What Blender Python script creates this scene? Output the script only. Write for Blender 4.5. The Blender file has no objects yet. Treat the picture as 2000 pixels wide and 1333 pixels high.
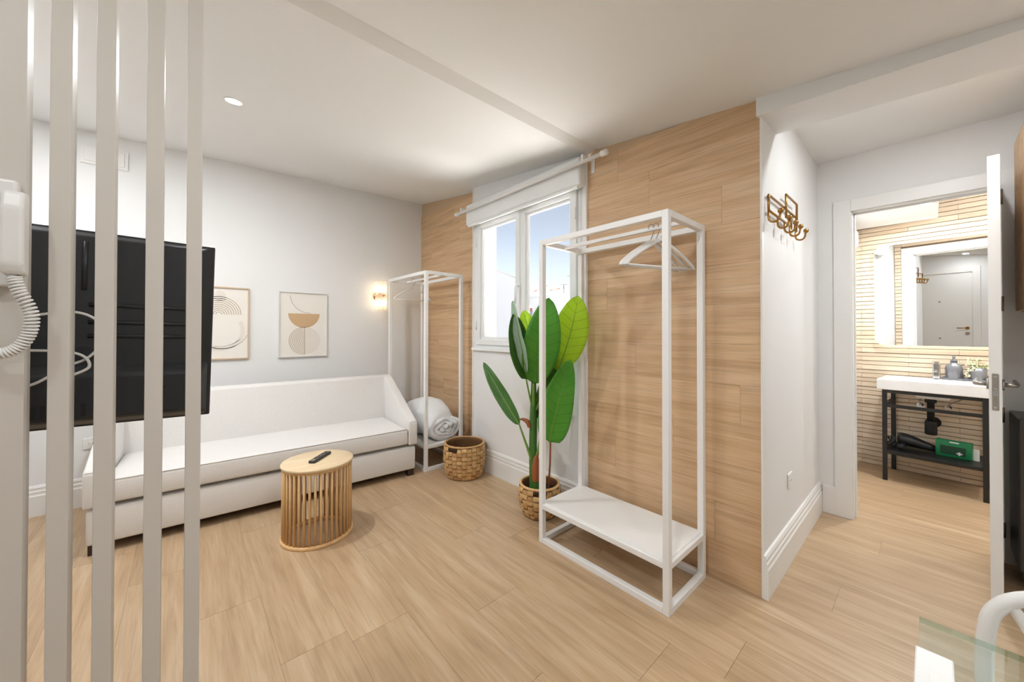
import bpy, bmesh, math, random
from mathutils import Vector, Matrix, noise
random.seed(7)
PI = math.pi
C = bpy.context.scene.collection
scene = bpy.context.scene

# ------------------------------------------------------------------ camera, sky, sun, exposure
CAM = (0.0, 0.0, 1.25)
YAW, PITCH, ROLL, FPX, CY = 0.844926, 0.007865, -0.000895, 726.22, 641.29
cam_d = bpy.data.cameras.new('camera'); cam = bpy.data.objects.new('camera', cam_d); C.objects.link(cam)
cam_d.sensor_fit = 'HORIZONTAL'; cam_d.sensor_width = 36.0; cam_d.lens = FPX / 2000 * 36
cam_d.shift_y = -(666.5 - CY) / 2000; cam_d.clip_start = 0.02
_f = Vector((math.cos(YAW) * math.cos(PITCH), math.sin(YAW) * math.cos(PITCH), math.sin(PITCH)))
_r0 = Vector((math.sin(YAW), -math.cos(YAW), 0)); _d0 = _f.cross(_r0)
_r = _r0 * math.cos(ROLL) + _d0 * math.sin(ROLL); _d = -_r0 * math.sin(ROLL) + _d0 * math.cos(ROLL)
m = Matrix(((_r.x, -_d.x, -_f.x, CAM[0]), (_r.y, -_d.y, -_f.y, CAM[1]), (_r.z, -_d.z, -_f.z, CAM[2]), (0, 0, 0, 1)))
cam.matrix_world = m
scene.camera = cam

world = bpy.data.worlds.new('world'); scene.world = world; world.use_nodes = True
wn = world.node_tree.nodes; wl = world.node_tree.links
bg = wn['Background']; sky = wn.new('ShaderNodeTexSky'); sky.sky_type = 'NISHITA'
sky.sun_disc = False; sky.sun_elevation = math.radians(50); sky.sun_rotation = math.radians(200)
sky.air_density = 1.0; sky.dust_density = 1.2; sky.ozone_density = 1.5; sky.altitude = 600
hs_sky = wn.new('ShaderNodeHueSaturation'); hs_sky.inputs['Saturation'].default_value = .5; wl.new(sky.outputs[0], hs_sky.inputs['Color']); wl.new(hs_sky.outputs[0], bg.inputs[0]); bg.inputs[1].default_value = 0.125

sun_d = bpy.data.lights.new('sun', 'SUN'); sun_d.energy = 44.0; sun_d.angle = math.radians(0.6); sun_d.color = (.94, .97, 1.0)
sun = bpy.data.objects.new('sun', sun_d); C.objects.link(sun)
SUNDIR = Vector((-0.03, -0.22, 0.97)).normalized()          # towards the sun
sun.rotation_euler = SUNDIR.to_track_quat('Z', 'Y').to_euler()

scene.view_settings.view_transform = 'Standard'; scene.view_settings.look = 'None'
scene.view_settings.gamma = 1.0; scene.view_settings.exposure = 0.62
scene.view_settings.use_curve_mapping = False
LAMP = 1.0            # common factor on the ceiling lamps

# ------------------------------------------------------------------ helpers
def obj(name, bm, mat=None, parent=None, smooth=False, loc=None, rot=None):
    if isinstance(bm, bpy.types.Mesh): me = bm
    else:
        me = bpy.data.meshes.new(name); bmesh.ops.recalc_face_normals(bm, faces=bm.faces); bm.to_mesh(me); bm.free()
        if mat is not None:
            for mm in (mat if isinstance(mat, (list, tuple)) else [mat]): me.materials.append(mm)
        if smooth:
            for p in me.polygons: p.use_smooth = True
    o = bpy.data.objects.new(name, me); C.objects.link(o)
    if parent is not None: o.parent = parent
    if loc is not None: o.location = loc
    if rot is not None: o.rotation_euler = rot
    return o

def thing(name, label, cat, loc=(0, 0, 0), rotz=0, group=None):
    o = bpy.data.objects.new(name, None); C.objects.link(o); o.empty_display_size = .05
    o.location = loc; o.rotation_euler = (0, 0, rotz); o['label'] = label; o['category'] = cat
    if group: o['group'] = group
    return o

def tag(o, label, cat, group=None):
    o['label'] = label; o['category'] = cat
    if group: o['group'] = group
    return o

def struct(name, bm, mat, parent=None, smooth=False, loc=None, rot=None):
    o = obj(name, bm, mat, parent, smooth, loc, rot); o['kind'] = 'structure'; return o

def sroot(name, loc=(0, 0, 0), rotz=0):
    o = bpy.data.objects.new(name, None); C.objects.link(o); o.location = loc; o.rotation_euler = (0, 0, rotz)
    o['kind'] = 'structure'; o.empty_display_size = .05
    return o

def dup(root, loc=None, rotz=None, label=None, group=None):
    r = root.copy(); C.objects.link(r)
    if loc is not None: r.location = loc
    if rotz is not None: r.rotation_euler = (0, 0, rotz)
    if label: r['label'] = label
    if group: r['group'] = group
    for ch in list(root.children):
        c = ch.copy(); C.objects.link(c); c.parent = r
        for g in ch.children:
            d = g.copy(); C.objects.link(d); d.parent = c
    return r

def NB(): return bmesh.new()

def box(bm, x0, x1, y0, y1, z0, z1, bev=0, seg=2, mi=0):
    if bev:
        t = bmesh.new(); _box(t, x0, x1, y0, y1, z0, z1)
        bmesh.ops.bevel(t, geom=list(t.edges), offset=bev, segments=seg, profile=.5, affect='EDGES')
        merge(bm, t, mi); t.free()
    else: _box(bm, x0, x1, y0, y1, z0, z1, mi)
    return bm

def _box(bm, x0, x1, y0, y1, z0, z1, mi=0):
    v = [bm.verts.new(p) for p in ((x0, y0, z0), (x1, y0, z0), (x1, y1, z0), (x0, y1, z0), (x0, y0, z1), (x1, y0, z1), (x1, y1, z1), (x0, y1, z1))]
    for f in ((0, 3, 2, 1), (4, 5, 6, 7), (0, 1, 5, 4), (1, 2, 6, 5), (2, 3, 7, 6), (3, 0, 4, 7)):
        bm.faces.new([v[i] for i in f]).material_index = mi

def merge(bm, t, mi=0, mat=None):
    vm = {}
    for v in t.verts: vm[v] = bm.verts.new(mat @ v.co if mat else v.co)
    for f in t.faces:
        nf = bm.faces.new([vm[v] for v in f.verts]); nf.material_index = mi; nf.smooth = f.smooth

def tube(bm, pts, r, seg=8, closed=False, cap=True, mi=0):
    pts = [Vector(p) for p in pts]; n = len(pts)
    rs = r if isinstance(r, (list, tuple)) else [r] * n
    rings = []; prev = None
    for i, p in enumerate(pts):
        a = pts[(i - 1) % n] if (closed or i > 0) else p
        b = pts[(i + 1) % n] if (closed or i < n - 1) else p
        t = (b - a).normalized()
        if prev is None:
            u = t.cross(Vector((0, 0, 1)))
            if u.length < 1e-3: u = t.cross(Vector((1, 0, 0)))
            u.normalize()
        else:
            u = (prev - t * prev.dot(t)).normalized()
        prev = u; w = t.cross(u)
        rings.append([bm.verts.new(p + (u * math.cos(2 * PI * k / seg) + w * math.sin(2 * PI * k / seg)) * rs[i]) for k in range(seg)])
    m_ = n if closed else n - 1
    for i in range(m_):
        A = rings[i]; B = rings[(i + 1) % n]
        for k in range(seg):
            f = bm.faces.new((A[k], A[(k + 1) % seg], B[(k + 1) % seg], B[k])); f.smooth = True; f.material_index = mi
    if cap and not closed:
        bm.faces.new(list(reversed(rings[0]))).material_index = mi; bm.faces.new(rings[-1]).material_index = mi
    return bm

def lathe(bm, prof, seg=32, cx=0, cy=0, mi=0, smooth=True):
    rings = []
    for (r, z) in prof:
        if r < 1e-5: rings.append([bm.verts.new((cx, cy, z))])
        else: rings.append([bm.verts.new((cx + r * math.cos(2 * PI * k / seg), cy + r * math.sin(2 * PI * k / seg), z)) for k in range(seg)])
    for A, B in zip(rings[:-1], rings[1:]):
        for k in range(seg):
            k2 = (k + 1) % seg
            if len(A) == 1 and len(B) == 1: continue
            if len(A) == 1: f = bm.faces.new((A[0], B[k2], B[k]))
            elif len(B) == 1: f = bm.faces.new((A[k], A[k2], B[0]))
            else: f = bm.faces.new((A[k], A[k2], B[k2], B[k]))
            f.smooth = smooth; f.material_index = mi
    return bm

def prism(bm, poly, axis, a, b, mi=0):
    """extrude a 2-D polygon along an axis: axis 0 -> poly is (y,z); 1 -> (x,z); 2 -> (x,y)"""
    def P(p, t): return ((t, p[0], p[1]), (p[0], t, p[1]), (p[0], p[1], t))[axis]
    A = [bm.verts.new(P(p, a)) for p in poly]; B = [bm.verts.new(P(p, b)) for p in poly]; n = len(poly)
    bm.faces.new(A).material_index = mi; bm.faces.new(list(reversed(B))).material_index = mi
    for i in range(n): bm.faces.new((A[i], B[i], B[(i + 1) % n], A[(i + 1) % n])).material_index = mi
    return bm

def bevelled(bm, off, seg=2):
    bmesh.ops.recalc_face_normals(bm, faces=bm.faces)
    bmesh.ops.bevel(bm, geom=list(bm.edges), offset=off, segments=seg, profile=.5, affect='EDGES'); return bm

def arc(cx, cy, r, a0, a1, n):
    return [(cx + r * math.cos(a0 + (a1 - a0) * i / n), cy + r * math.sin(a0 + (a1 - a0) * i / n)) for i in range(n + 1)]

# ------------------------------------------------------------------ materials
def mat(name, col, rough=.5, metal=0, bump=None, spec=.5, coat=0, emis=None, estr=0, trans=None):
    m = bpy.data.materials.new(name); m.use_nodes = True; n = m.node_tree.nodes; l = m.node_tree.links; b = n['Principled BSDF']
    b.inputs['Base Color'].default_value = (*col, 1); b.inputs['Roughness'].default_value = rough; b.inputs['Metallic'].default_value = metal
    b.inputs['Specular IOR Level'].default_value = spec
    if coat: b.inputs['Coat Weight'].default_value = coat
    if emis: b.inputs['Emission Color'].default_value = (*emis, 1); b.inputs['Emission Strength'].default_value = estr
    if bump:
        sc, st, dist = bump
        tc = n.new('ShaderNodeTexCoord'); nz = n.new('ShaderNodeTexNoise'); nz.inputs['Scale'].default_value = sc; nz.inputs['Detail'].default_value = 4
        bp = n.new('ShaderNodeBump'); bp.inputs['Strength'].default_value = st; bp.inputs['Distance'].default_value = dist
        l.new(tc.outputs['Object'], nz.inputs['Vector']); l.new(nz.outputs['Fac'], bp.inputs['Height']); l.new(bp.outputs[0], b.inputs['Normal'])
    return m

def s2l(r, g, b):
    f = lambda c: (c / 255 / 12.92) if c / 255 <= .04045 else ((c / 255 + .055) / 1.055) ** 2.4
    return (f(r), f(g), f(b))

def wood(name, cols, scale=(14, 1.1, 14), rough=.42, var=.18, bump=.12, random_shift=True, fine=0):
    m = bpy.data.materials.new(name); m.use_nodes = True; n = m.node_tree.nodes; l = m.node_tree.links; b = n['Principled BSDF']
    tc = n.new('ShaderNodeTexCoord'); mp = n.new('ShaderNodeMapping'); mp.inputs['Scale'].default_value = scale
    if random_shift:
        oi = n.new('ShaderNodeObjectInfo'); mu = n.new('ShaderNodeMath'); mu.operation = 'MULTIPLY'; mu.inputs[1].default_value = 37.0
        ad = n.new('ShaderNodeVectorMath'); ad.operation = 'ADD'; cb = n.new('ShaderNodeCombineXYZ')
        l.new(oi.outputs['Random'], mu.inputs[0])
        for k in range(3): l.new(mu.outputs[0], cb.inputs[k])
        l.new(tc.outputs['Object'], ad.inputs[0]); l.new(cb.outputs[0], ad.inputs[1]); l.new(ad.outputs[0], mp.inputs['Vector'])
    else: l.new(tc.outputs['Object'], mp.inputs['Vector'])
    n1 = n.new('ShaderNodeTexNoise'); n1.inputs['Scale'].default_value = 1.0; n1.inputs['Detail'].default_value = 6; n1.inputs['Roughness'].default_value = .62; n1.inputs['Distortion'].default_value = .7
    l.new(mp.outputs[0], n1.inputs['Vector'])
    mp2 = n.new('ShaderNodeMapping'); mp2.inputs['Scale'].default_value = tuple(s * (.32 if s > 3 else .5) for s in scale)
    l.new(mp.inputs['Vector'].links[0].from_socket, mp2.inputs['Vector'])
    n2 = n.new('ShaderNodeTexNoise'); n2.inputs['Scale'].default_value = 1.0; n2.inputs['Detail'].default_value = 3; n2.inputs['Distortion'].default_value = 1.5
    l.new(mp2.outputs[0], n2.inputs['Vector'])
    mx = n.new('ShaderNodeMix'); mx.data_type = 'FLOAT'; mx.inputs[0].default_value = .45
    l.new(n1.outputs['Fac'], mx.inputs[2]); l.new(n2.outputs['Fac'], mx.inputs[3])
    cr = n.new('ShaderNodeValToRGB'); e = cr.color_ramp.elements
    e[0].position = .33; e[0].color = (*cols[0], 1); e[1].position = .66; e[1].color = (*cols[2], 1)
    k = cr.color_ramp.elements.new(.5); k.color = (*cols[1], 1)
    l.new(mx.outputs[0], cr.inputs['Fac'])
    hv = n.new('ShaderNodeHueSaturation'); l.new(cr.outputs[0], hv.inputs['Color'])
    if fine:
        mp3 = n.new('ShaderNodeMapping'); mp3.inputs['Scale'].default_value = tuple(s * (5.5 if s > 3 else 3.2) for s in scale)
        l.new(mp.inputs['Vector'].links[0].from_socket, mp3.inputs['Vector'])
        n3 = n.new('ShaderNodeTexNoise'); n3.inputs['Scale'].default_value = 1.0; n3.inputs['Detail'].default_value = 2; l.new(mp3.outputs[0], n3.inputs['Vector'])
        m3 = n.new('ShaderNodeMapRange'); m3.inputs[1].default_value = .38; m3.inputs[2].default_value = .5; m3.inputs[3].default_value = 1 - fine; m3.inputs[4].default_value = 1.0; l.new(n3.outputs['Fac'], m3.inputs[0])
        mm = n.new('ShaderNodeMix'); mm.data_type = 'RGBA'; mm.blend_type = 'MULTIPLY'; mm.inputs[0].default_value = 1.0
        l.new(cr.outputs[0], mm.inputs[6]); l.new(m3.outputs[0], mm.inputs[7]); l.new(mm.outputs[2], hv.inputs['Color'])
    if random_shift:
        mr = n.new('ShaderNodeMapRange'); mr.inputs[3].default_value = 1 - var / 2; mr.inputs[4].default_value = 1 + var / 2
        l.new(oi.outputs['Random'], mr.inputs[0]); l.new(mr.outputs[0], hv.inputs['Value'])
    l.new(hv.outputs[0], b.inputs['Base Color'])
    b.inputs['Roughness'].default_value = rough
    bp = n.new('ShaderNodeBump'); bp.inputs['Strength'].default_value = bump; bp.inputs['Distance'].default_value = .002
    l.new(n1.outputs['Fac'], bp.inputs['Height']); l.new(bp.outputs[0], b.inputs['Normal'])
    return m

def glassmat(name, tint=(1, 1, 1), refl=.07, rough=0.0):
    m = bpy.data.materials.new(name); m.use_nodes = True; n = m.node_tree.nodes; l = m.node_tree.links
    n.remove(n['Principled BSDF']); out = n['Material Output']
    t = n.new('ShaderNodeBsdfTransparent'); t.inputs[0].default_value = (*tint, 1)
    g = n.new('ShaderNodeBsdfGlossy'); g.inputs['Roughness'].default_value = rough
    lw = n.new('ShaderNodeLayerWeight'); lw.inputs['Blend'].default_value = .5
    pw = n.new('ShaderNodeMath'); pw.operation = 'POWER'; pw.inputs[1].default_value = 4.0; l.new(lw.outputs['Facing'], pw.inputs[0])
    fr = n.new('ShaderNodeMath'); fr.operation = 'MULTIPLY_ADD'; fr.inputs[1].default_value = .5; fr.inputs[2].default_value = refl / 2; l.new(pw.outputs[0], fr.inputs[0])
    mx = n.new('ShaderNodeMixShader'); l.new(fr.outputs[0], mx.inputs[0]); l.new(t.outputs[0], mx.inputs[1]); l.new(g.outputs[0], mx.inputs[2])
    l.new(mx.outputs[0], out.inputs[0]); return m

M = {}
M['paint'] = mat('white_paint', s2l(238, 237, 235), .62, bump=(90, .06, .002))
M['ceil'] = mat('ceiling_paint', s2l(241, 240, 238), .7, bump=(60, .05, .002))
M['trim'] = mat('trim_white', s2l(240, 238, 234), .38)
M['pvc'] = mat('window_plastic_white', s2l(240, 241, 240), .28)
M['metal_white'] = mat('white_powder_coat', s2l(242, 240, 237), .42)
M['slatwhite'] = mat('slat_paint', s2l(214, 207, 197), .5)
M['floor'] = wood('floor_oak_tile', [s2l(172, 142, 108), s2l(190, 160, 125), s2l(206, 180, 147)], scale=(24, 1.6, 24), rough=.36, var=.08, fine=.09)
M['wallwood'] = wood('wall_oak_tile', [s2l(192, 154, 114), s2l(214, 178, 138), s2l(224, 193, 156)], scale=(24, 1.2, 24), rough=.5, var=.06, fine=.14)
M['grout'] = mat('joint_grout', s2l(206, 178, 146), .9)
M['bathtile'] = wood('bath_strip_tile', [s2l(208, 184, 156), s2l(224, 204, 178), s2l(233, 216, 194)], scale=(9, 2.2, 30), rough=.45, var=.12)
M['bathjoint'] = mat('strip_joint', s2l(128, 106, 84), .9)
M['bamboo'] = wood('bamboo', [s2l(206, 160, 104), s2l(222, 180, 126), s2l(231, 194, 144)], scale=(30, 30, 3), rough=.42, var=.16)
M['birch'] = wood('birch_top', [s2l(220, 190, 146), s2l(232, 205, 165), s2l(238, 215, 178)], scale=(3, 22, 22), rough=.4, random_shift=False)
M['darkfoot'] = mat('dark_wood_foot', s2l(52, 34, 28), .5)
M['under'] = mat('dark_lining', s2l(70, 62, 54), .9)
M['black'] = mat('black_plastic', s2l(36, 38, 42), .34)
M['blackmatte'] = mat('black_matte', s2l(18, 18, 20), .6)
M['screen'] = mat('screen_glass', (.006, .006, .008), .08)
M['blackmetal'] = mat('black_metal', s2l(26, 27, 26), .42)
M['brass'] = mat('aged_brass', s2l(168, 128, 72), .28, 1.0)
M['copper'] = mat('brushed_copper', s2l(196, 140, 92), .3, 1.0)
M['steel'] = mat('brushed_steel', s2l(176, 170, 162), .3, 1.0)
M['chrome'] = mat('chrome', s2l(200, 200, 202), .08, 1.0)
M['pewter'] = mat('grey_ceramic', s2l(132, 132, 136), .3, .35)
M['ceramic'] = mat('white_ceramic', s2l(246, 246, 246), .12, coat=.4)
M['mirror'] = mat('mirror_silver', (.93, .94, .94), 0.0, 1.0)
M['glass'] = glassmat('window_glass')
M['tableglass'] = glassmat('table_glass', (.93, .98, .96), .16)
M['glassedge'] = glassmat('glass_edge_green', (.62, .80, .71), .3)
def ribglass(name):
    m = bpy.data.materials.new(name); m.use_nodes = True; n = m.node_tree.nodes; l = m.node_tree.links
    n.remove(n['Principled BSDF']); out = n['Material Output']
    t = n.new('ShaderNodeBsdfTransparent'); t.inputs[0].default_value = (.98, .96, .93, 1)
    g = n.new('ShaderNodeBsdfTranslucent'); g.inputs[0].default_value = (.95, .93, .9, 1)
    mx = n.new('ShaderNodeMixShader'); mx.inputs[0].default_value = .38; l.new(t.outputs[0], mx.inputs[1]); l.new(g.outputs[0], mx.inputs[2])
    gl = n.new('ShaderNodeBsdfGlossy'); gl.inputs['Roughness'].default_value = .1
    m2 = n.new('ShaderNodeMixShader'); m2.inputs[0].default_value = .08; l.new(mx.outputs[0], m2.inputs[1]); l.new(gl.outputs[0], m2.inputs[2]); l.new(m2.outputs[0], out.inputs[0]); return m
M['ribglass'] = ribglass('ribbed_glass')
M['plasticwhite'] = mat('white_plastic', s2l(238, 236, 232), .35)
M['cable'] = mat('white_cable', s2l(226, 226, 224), .4)
M['paper'] = mat('art_paper', s2l(240, 234, 224), .85)
M['tan'] = mat('art_tan', s2l(206, 172, 132), .85)
M['line'] = mat('art_line', s2l(186, 166, 142), .85)
M['lineg'] = mat('art_line_grey', s2l(188, 182, 172), .85)
M['pale'] = mat('art_pale', s2l(231, 223, 211), .85)
M['oakframe'] = mat('oak_frame', s2l(206, 182, 154), .5)
M['silverframe'] = mat('pale_frame', s2l(222, 222, 218), .4)
M['green'] = mat('green_case', s2l(10, 122, 72), .35)
M['greendark'] = mat('green_case_dark', s2l(6, 62, 40), .35)
M['whiteflat'] = mat('white_print', s2l(240, 240, 238), .6)
M['soil'] = mat('soil', s2l(52, 40, 30), .95, bump=(60, .6, .01))
M['brownsheath'] = mat('brown_sheath', s2l(150, 84, 44), .7)
M['darkgrey'] = mat('taupe_grey_front', s2l(84, 78, 72), .35)
M['concrete'] = mat('terrace_white', s2l(226, 222, 216), .9)
M['plaster'] = mat('grey_plaster', s2l(150, 148, 145), .9)
M['render'] = mat('white_render', s2l(236, 234, 232), .9)
M['rooftile'] = mat('clay', s2l(170, 110, 90), .9)
M['lens'] = mat('lamp_lens', (1, 1, 1), .4, emis=(1, .93, .82), estr=9)
M['led'] = mat('led_strip', (1, 1, 1), .4, emis=(1, .93, .84), estr=9)
M['bulb'] = mat('lit_bulb', (1, 1, 1), .4, emis=(1, .80, .52), estr=13)
M['blossom'] = mat('pale_blossom', s2l(236, 230, 190), .7)

def fabric(name, col, sc=420, st=.35):
    m = bpy.data.materials.new(name); m.use_nodes = True; n = m.node_tree.nodes; l = m.node_tree.links; b = n['Principled BSDF']
    tc = n.new('ShaderNodeTexCoord')
    mp = n.new('ShaderNodeMapping'); mp.inputs['Scale'].default_value = (sc, sc * .35, sc)
    mp2 = n.new('ShaderNodeMapping'); mp2.inputs['Scale'].default_value = (sc * .35, sc, sc * .5)
    a = n.new('ShaderNodeTexNoise'); c = n.new('ShaderNodeTexNoise')
    for k in (a, c): k.inputs['Scale'].default_value = 1; k.inputs['Detail'].default_value = 2
    l.new(tc.outputs['Object'], mp.inputs[0]); l.new(tc.outputs['Object'], mp2.inputs[0]); l.new(mp.outputs[0], a.inputs['Vector']); l.new(mp2.outputs[0], c.inputs['Vector'])
    ad = n.new('ShaderNodeMath'); ad.operation = 'ADD'; l.new(a.outputs['Fac'], ad.inputs[0]); l.new(c.outputs['Fac'], ad.inputs[1])
    mr = n.new('ShaderNodeMapRange'); mr.inputs[1].default_value = .6; mr.inputs[2].default_value = 1.4; mr.inputs[3].default_value = .9; mr.inputs[4].default_value = 1.06
    l.new(ad.outputs[0], mr.inputs[0]); hv = n.new('ShaderNodeHueSaturation'); hv.inputs['Color'].default_value = (*col, 1); l.new(mr.outputs[0], hv.inputs['Value']); l.new(hv.outputs[0], b.inputs['Base Color'])
    bp = n.new('ShaderNodeBump'); bp.inputs['Strength'].default_value = st; bp.inputs['Distance'].default_value = .001
    l.new(ad.outputs[0], bp.inputs['Height']); l.new(bp.outputs[0], b.inputs['Normal'])
    b.inputs['Roughness'].default_value = .9; b.inputs['Specular IOR Level'].default_value = .15; b.inputs['Sheen Weight'].default_value = .25
    return m
M['linen'] = fabric('cream_linen', s2l(234, 230, 225))
M['duvet'] = fabric('white_cotton', s2l(240, 240, 240), 300, .2)

def weave(name, c0, c1):
    m = bpy.data.materials.new(name); m.use_nodes = True; n = m.node_tree.nodes; l = m.node_tree.links; b = n['Principled BSDF']
    tc = n.new('ShaderNodeTexCoord'); oi = n.new('ShaderNodeObjectInfo')
    nz = n.new('ShaderNodeTexNoise'); nz.inputs['Scale'].default_value = 45; nz.inputs['Detail'].default_value = 4
    l.new(tc.outputs['Object'], nz.inputs['Vector'])
    ad = n.new('ShaderNodeMath'); ad.operation = 'ADD'; l.new(nz.outputs['Fac'], ad.inputs[0]); l.new(oi.outputs['Random'], ad.inputs[1])
    mr = n.new('ShaderNodeMapRange'); mr.inputs[1].default_value = .2; mr.inputs[2].default_value = 1.7; l.new(ad.outputs[0], mr.inputs[0])
    cr = n.new('ShaderNodeValToRGB'); cr.color_ramp.elements[0].color = (*c0, 1); cr.color_ramp.elements[1].color = (*c1, 1)
    l.new(mr.outputs[0], cr.inputs[0]); l.new(cr.outputs[0], b.inputs['Base Color']); b.inputs['Roughness'].default_value = .62
    bp = n.new('ShaderNodeBump'); bp.inputs['Strength'].default_value = .3; bp.inputs['Distance'].default_value = .002; l.new(nz.outputs['Fac'], bp.inputs['Height']); l.new(bp.outputs[0], b.inputs['Normal'])
    return m
M['weave'] = weave('water_hyacinth', s2l(168, 120, 68), s2l(226, 186, 128))
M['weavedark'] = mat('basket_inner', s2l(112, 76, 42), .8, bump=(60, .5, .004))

M['holeshade'] = mat('handle_hole_shade', s2l(64, 44, 26), .9)

def leafmat(name, c0, c1, vein, trans=.35):
    m = bpy.data.materials.new(name); m.use_nodes = True; n = m.node_tree.nodes; l = m.node_tree.links; b = n['Principled BSDF']; out = n['Material Output']
    uv = n.new('ShaderNodeUVMap'); sp = n.new('ShaderNodeSeparateXYZ'); l.new(uv.outputs[0], sp.inputs[0])
    # side veins: lines where t*9 + 2.2*|s| is near a whole number
    ab = n.new('ShaderNodeMath'); ab.operation = 'ABSOLUTE'; l.new(sp.outputs[0], ab.inputs[0])
    m1 = n.new('ShaderNodeMath'); m1.operation = 'MULTIPLY'; m1.inputs[1].default_value = -.9; l.new(ab.outputs[0], m1.inputs[0])
    m2 = n.new('ShaderNodeMath'); m2.operation = 'MULTIPLY_ADD'; m2.inputs[1].default_value = 9.; l.new(sp.outputs[1], m2.inputs[0]); l.new(m1.outputs[0], m2.inputs[2])
    fr = n.new('ShaderNodeMath'); fr.operation = 'FRACT'; l.new(m2.outputs[0], fr.inputs[0])
    lt = n.new('ShaderNodeMath'); lt.operation = 'LESS_THAN'; lt.inputs[1].default_value = .05; l.new(fr.outputs[0], lt.inputs[0])
    tc = n.new('ShaderNodeTexCoord'); nz = n.new('ShaderNodeTexNoise'); nz.inputs['Scale'].default_value = 7; nz.inputs['Detail'].default_value = 3; l.new(tc.outputs['Object'], nz.inputs['Vector'])
    mx = n.new('ShaderNodeMix'); mx.data_type = 'RGBA'; mx.inputs[6].default_value = (*c0, 1); mx.inputs[7].default_value = (*c1, 1); l.new(nz.outputs['Fac'], mx.inputs[0])
    m3 = n.new('ShaderNodeMath'); m3.operation = 'MULTIPLY'; m3.inputs[1].default_value = .55; l.new(lt.outputs[0], m3.inputs[0])
    mv = n.new('ShaderNodeMix'); mv.data_type = 'RGBA'; mv.inputs[7].default_value = (*vein, 1); l.new(m3.outputs[0], mv.inputs[0]); l.new(mx.outputs[2], mv.inputs[6])
    l.new(mv.outputs[2], b.inputs['Base Color']); b.inputs['Roughness'].default_value = .38
    tr = n.new('ShaderNodeBsdfTranslucent'); l.new(mv.outputs[2], tr.inputs[0])
    ms = n.new('ShaderNodeMixShader'); ms.inputs[0].default_value = trans; l.new(b.outputs[0], ms.inputs[1]); l.new(tr.outputs[0], ms.inputs[2]); l.new(ms.outputs[0], out.inputs[0])
    return m
M['leaf'] = leafmat('leaf_green', s2l(78, 156, 48), s2l(116, 190, 72), s2l(44, 100, 30), .42)
M['leaflight'] = leafmat('leaf_lime_backlit', s2l(186, 220, 48), s2l(214, 238, 84), s2l(84, 124, 34), .6)  # the leaf's own lime, lightened further for backlight from the window
M['leafdark'] = leafmat('leaf_dark', s2l(58, 104, 34), s2l(80, 128, 44), s2l(40, 76, 26), .25)
M['leafpale'] = leafmat('leaf_pale_underside', s2l(186, 214, 190), s2l(206, 228, 208), s2l(150, 186, 150), .35)
M['stem'] = mat('stem_green', s2l(66, 112, 44), .45, bump=(30, .2, .002))
M['petiole'] = mat('petiole_green', s2l(112, 150, 58), .45)

# ------------------------------------------------------------------ setting dimensions
XW, XL, YS, YK, XD = 2.04, 2.12, 4.015, .525, 3.34   # window wall, recessed wood panel, sofa wall, hook wall, bathroom-door wall
YP = 1.2                                             # partition and slats
XE, YR, YH = -.95, -1.8, -.62                        # entrance wall, right wall, hall right wall

def zleft(x, y):
    if y < 2.9: z = 2.447 + (y - 1.53) * (2.60 - 2.447) / 1.37
    else: z = 2.60 + (y - 2.9) * (2.755 - 2.60) / 1.115
    return z + .027 * (x - 2.1) * max(0, (y - 1.53) / 2.485)
def zright(y): return 2.456 - .117 * (1.464 - max(y, -.45))

# ---- floor: base slab and one object per plank
fb = NB(); box(fb, -1.05, 5.2, -1.95, 4.15, -.06, -.003)
floor = struct('floor', fb, M['grout'])
PW = .2366; plank_mesh = {}
def floor_plank(x0, x1, y0, y1):
    key = (round(x1 - x0, 3), round(y1 - y0, 3))
    if key not in plank_mesh:
        b = NB(); w, d = key; g = .0006
        box(b, -w / 2 + g, w / 2 - g, -d / 2 + g, d / 2 - g, -.006, 0)
        me = bpy.data.meshes.new('plank'); b.to_mesh(me); b.free(); me.materials.append(M['floor']); plank_mesh[key] = me
    obj('plank', plank_mesh[key], None, floor, loc=((x0 + x1) / 2, (y0 + y1) / 2, 0))
offs = [.35, .95, .15, .7, .5, .05, .85, .3, 1.05, .6, .2, .9, .42]
i0 = math.floor((XE - .52) / PW)
for i in range(i0, 19):
    x0 = .52 + i * PW; x1 = x0 + PW
    xa, xb = max(x0, XE), min(x1, 4.98)
    if xb - xa < .02: continue
    ylo, yhi = (YR, YS) if xa < XW - .03 else ((YH - .3, YK) if xa < XD else (-1.0, .5))
    y = math.floor((ylo - 3) / 1.2) * 1.2 + offs[i % 13]
    while y < yhi:
        a, b_ = max(y, ylo), min(y + 1.2, yhi)
        if b_ - a > .03: floor_plank(xa, xb, a, b_)
        y += 1.2

# ---- walls
def wall(name, boxes, mat_=None):
    b = NB()
    for q in boxes: box(b, *q)
    return struct(name, b, mat_ or M['paint'])
wall('wall_sofa', [(-1.05, 2.35, YS, YS + .15, 0, 2.95)])
WY0, WY1, WZ0, WZ1 = 1.60, 2.79, 1.11, 2.32          # window opening
wall('wall_window', [(XW, XW + .22, 1.535, WY0, 0, 2.8), (XW, XW + .22, WY1, 2.85, 0, 2.8),
                     (XW, XW + .22, WY0, WY1, 0, WZ0), (XW, XW + .22, WY0, WY1, WZ1, 2.8)])
wl_l = wall('wall_corner', [(XL + .012, XL + .2, 2.85, YS + .02, 0, 2.95)], M['grout'])
wl_r = wall('wall_wood', [(XW + .012, XW + .2, YK + .01, 1.534, 0, 2.6)], M['grout'])
wall('wall_hook', [(XW + .014, 3.36, YK, YK + .15, 0, 2.6)])
wall('wall_bathroom_door', [(XD, XD + .10, .36, YK + .15, 0, 2.6), (XD, XD + .10, -1.1, -.255, 0, 2.6), (XD, XD + .10, -.255, .36, 2.06, 2.6)])
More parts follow.
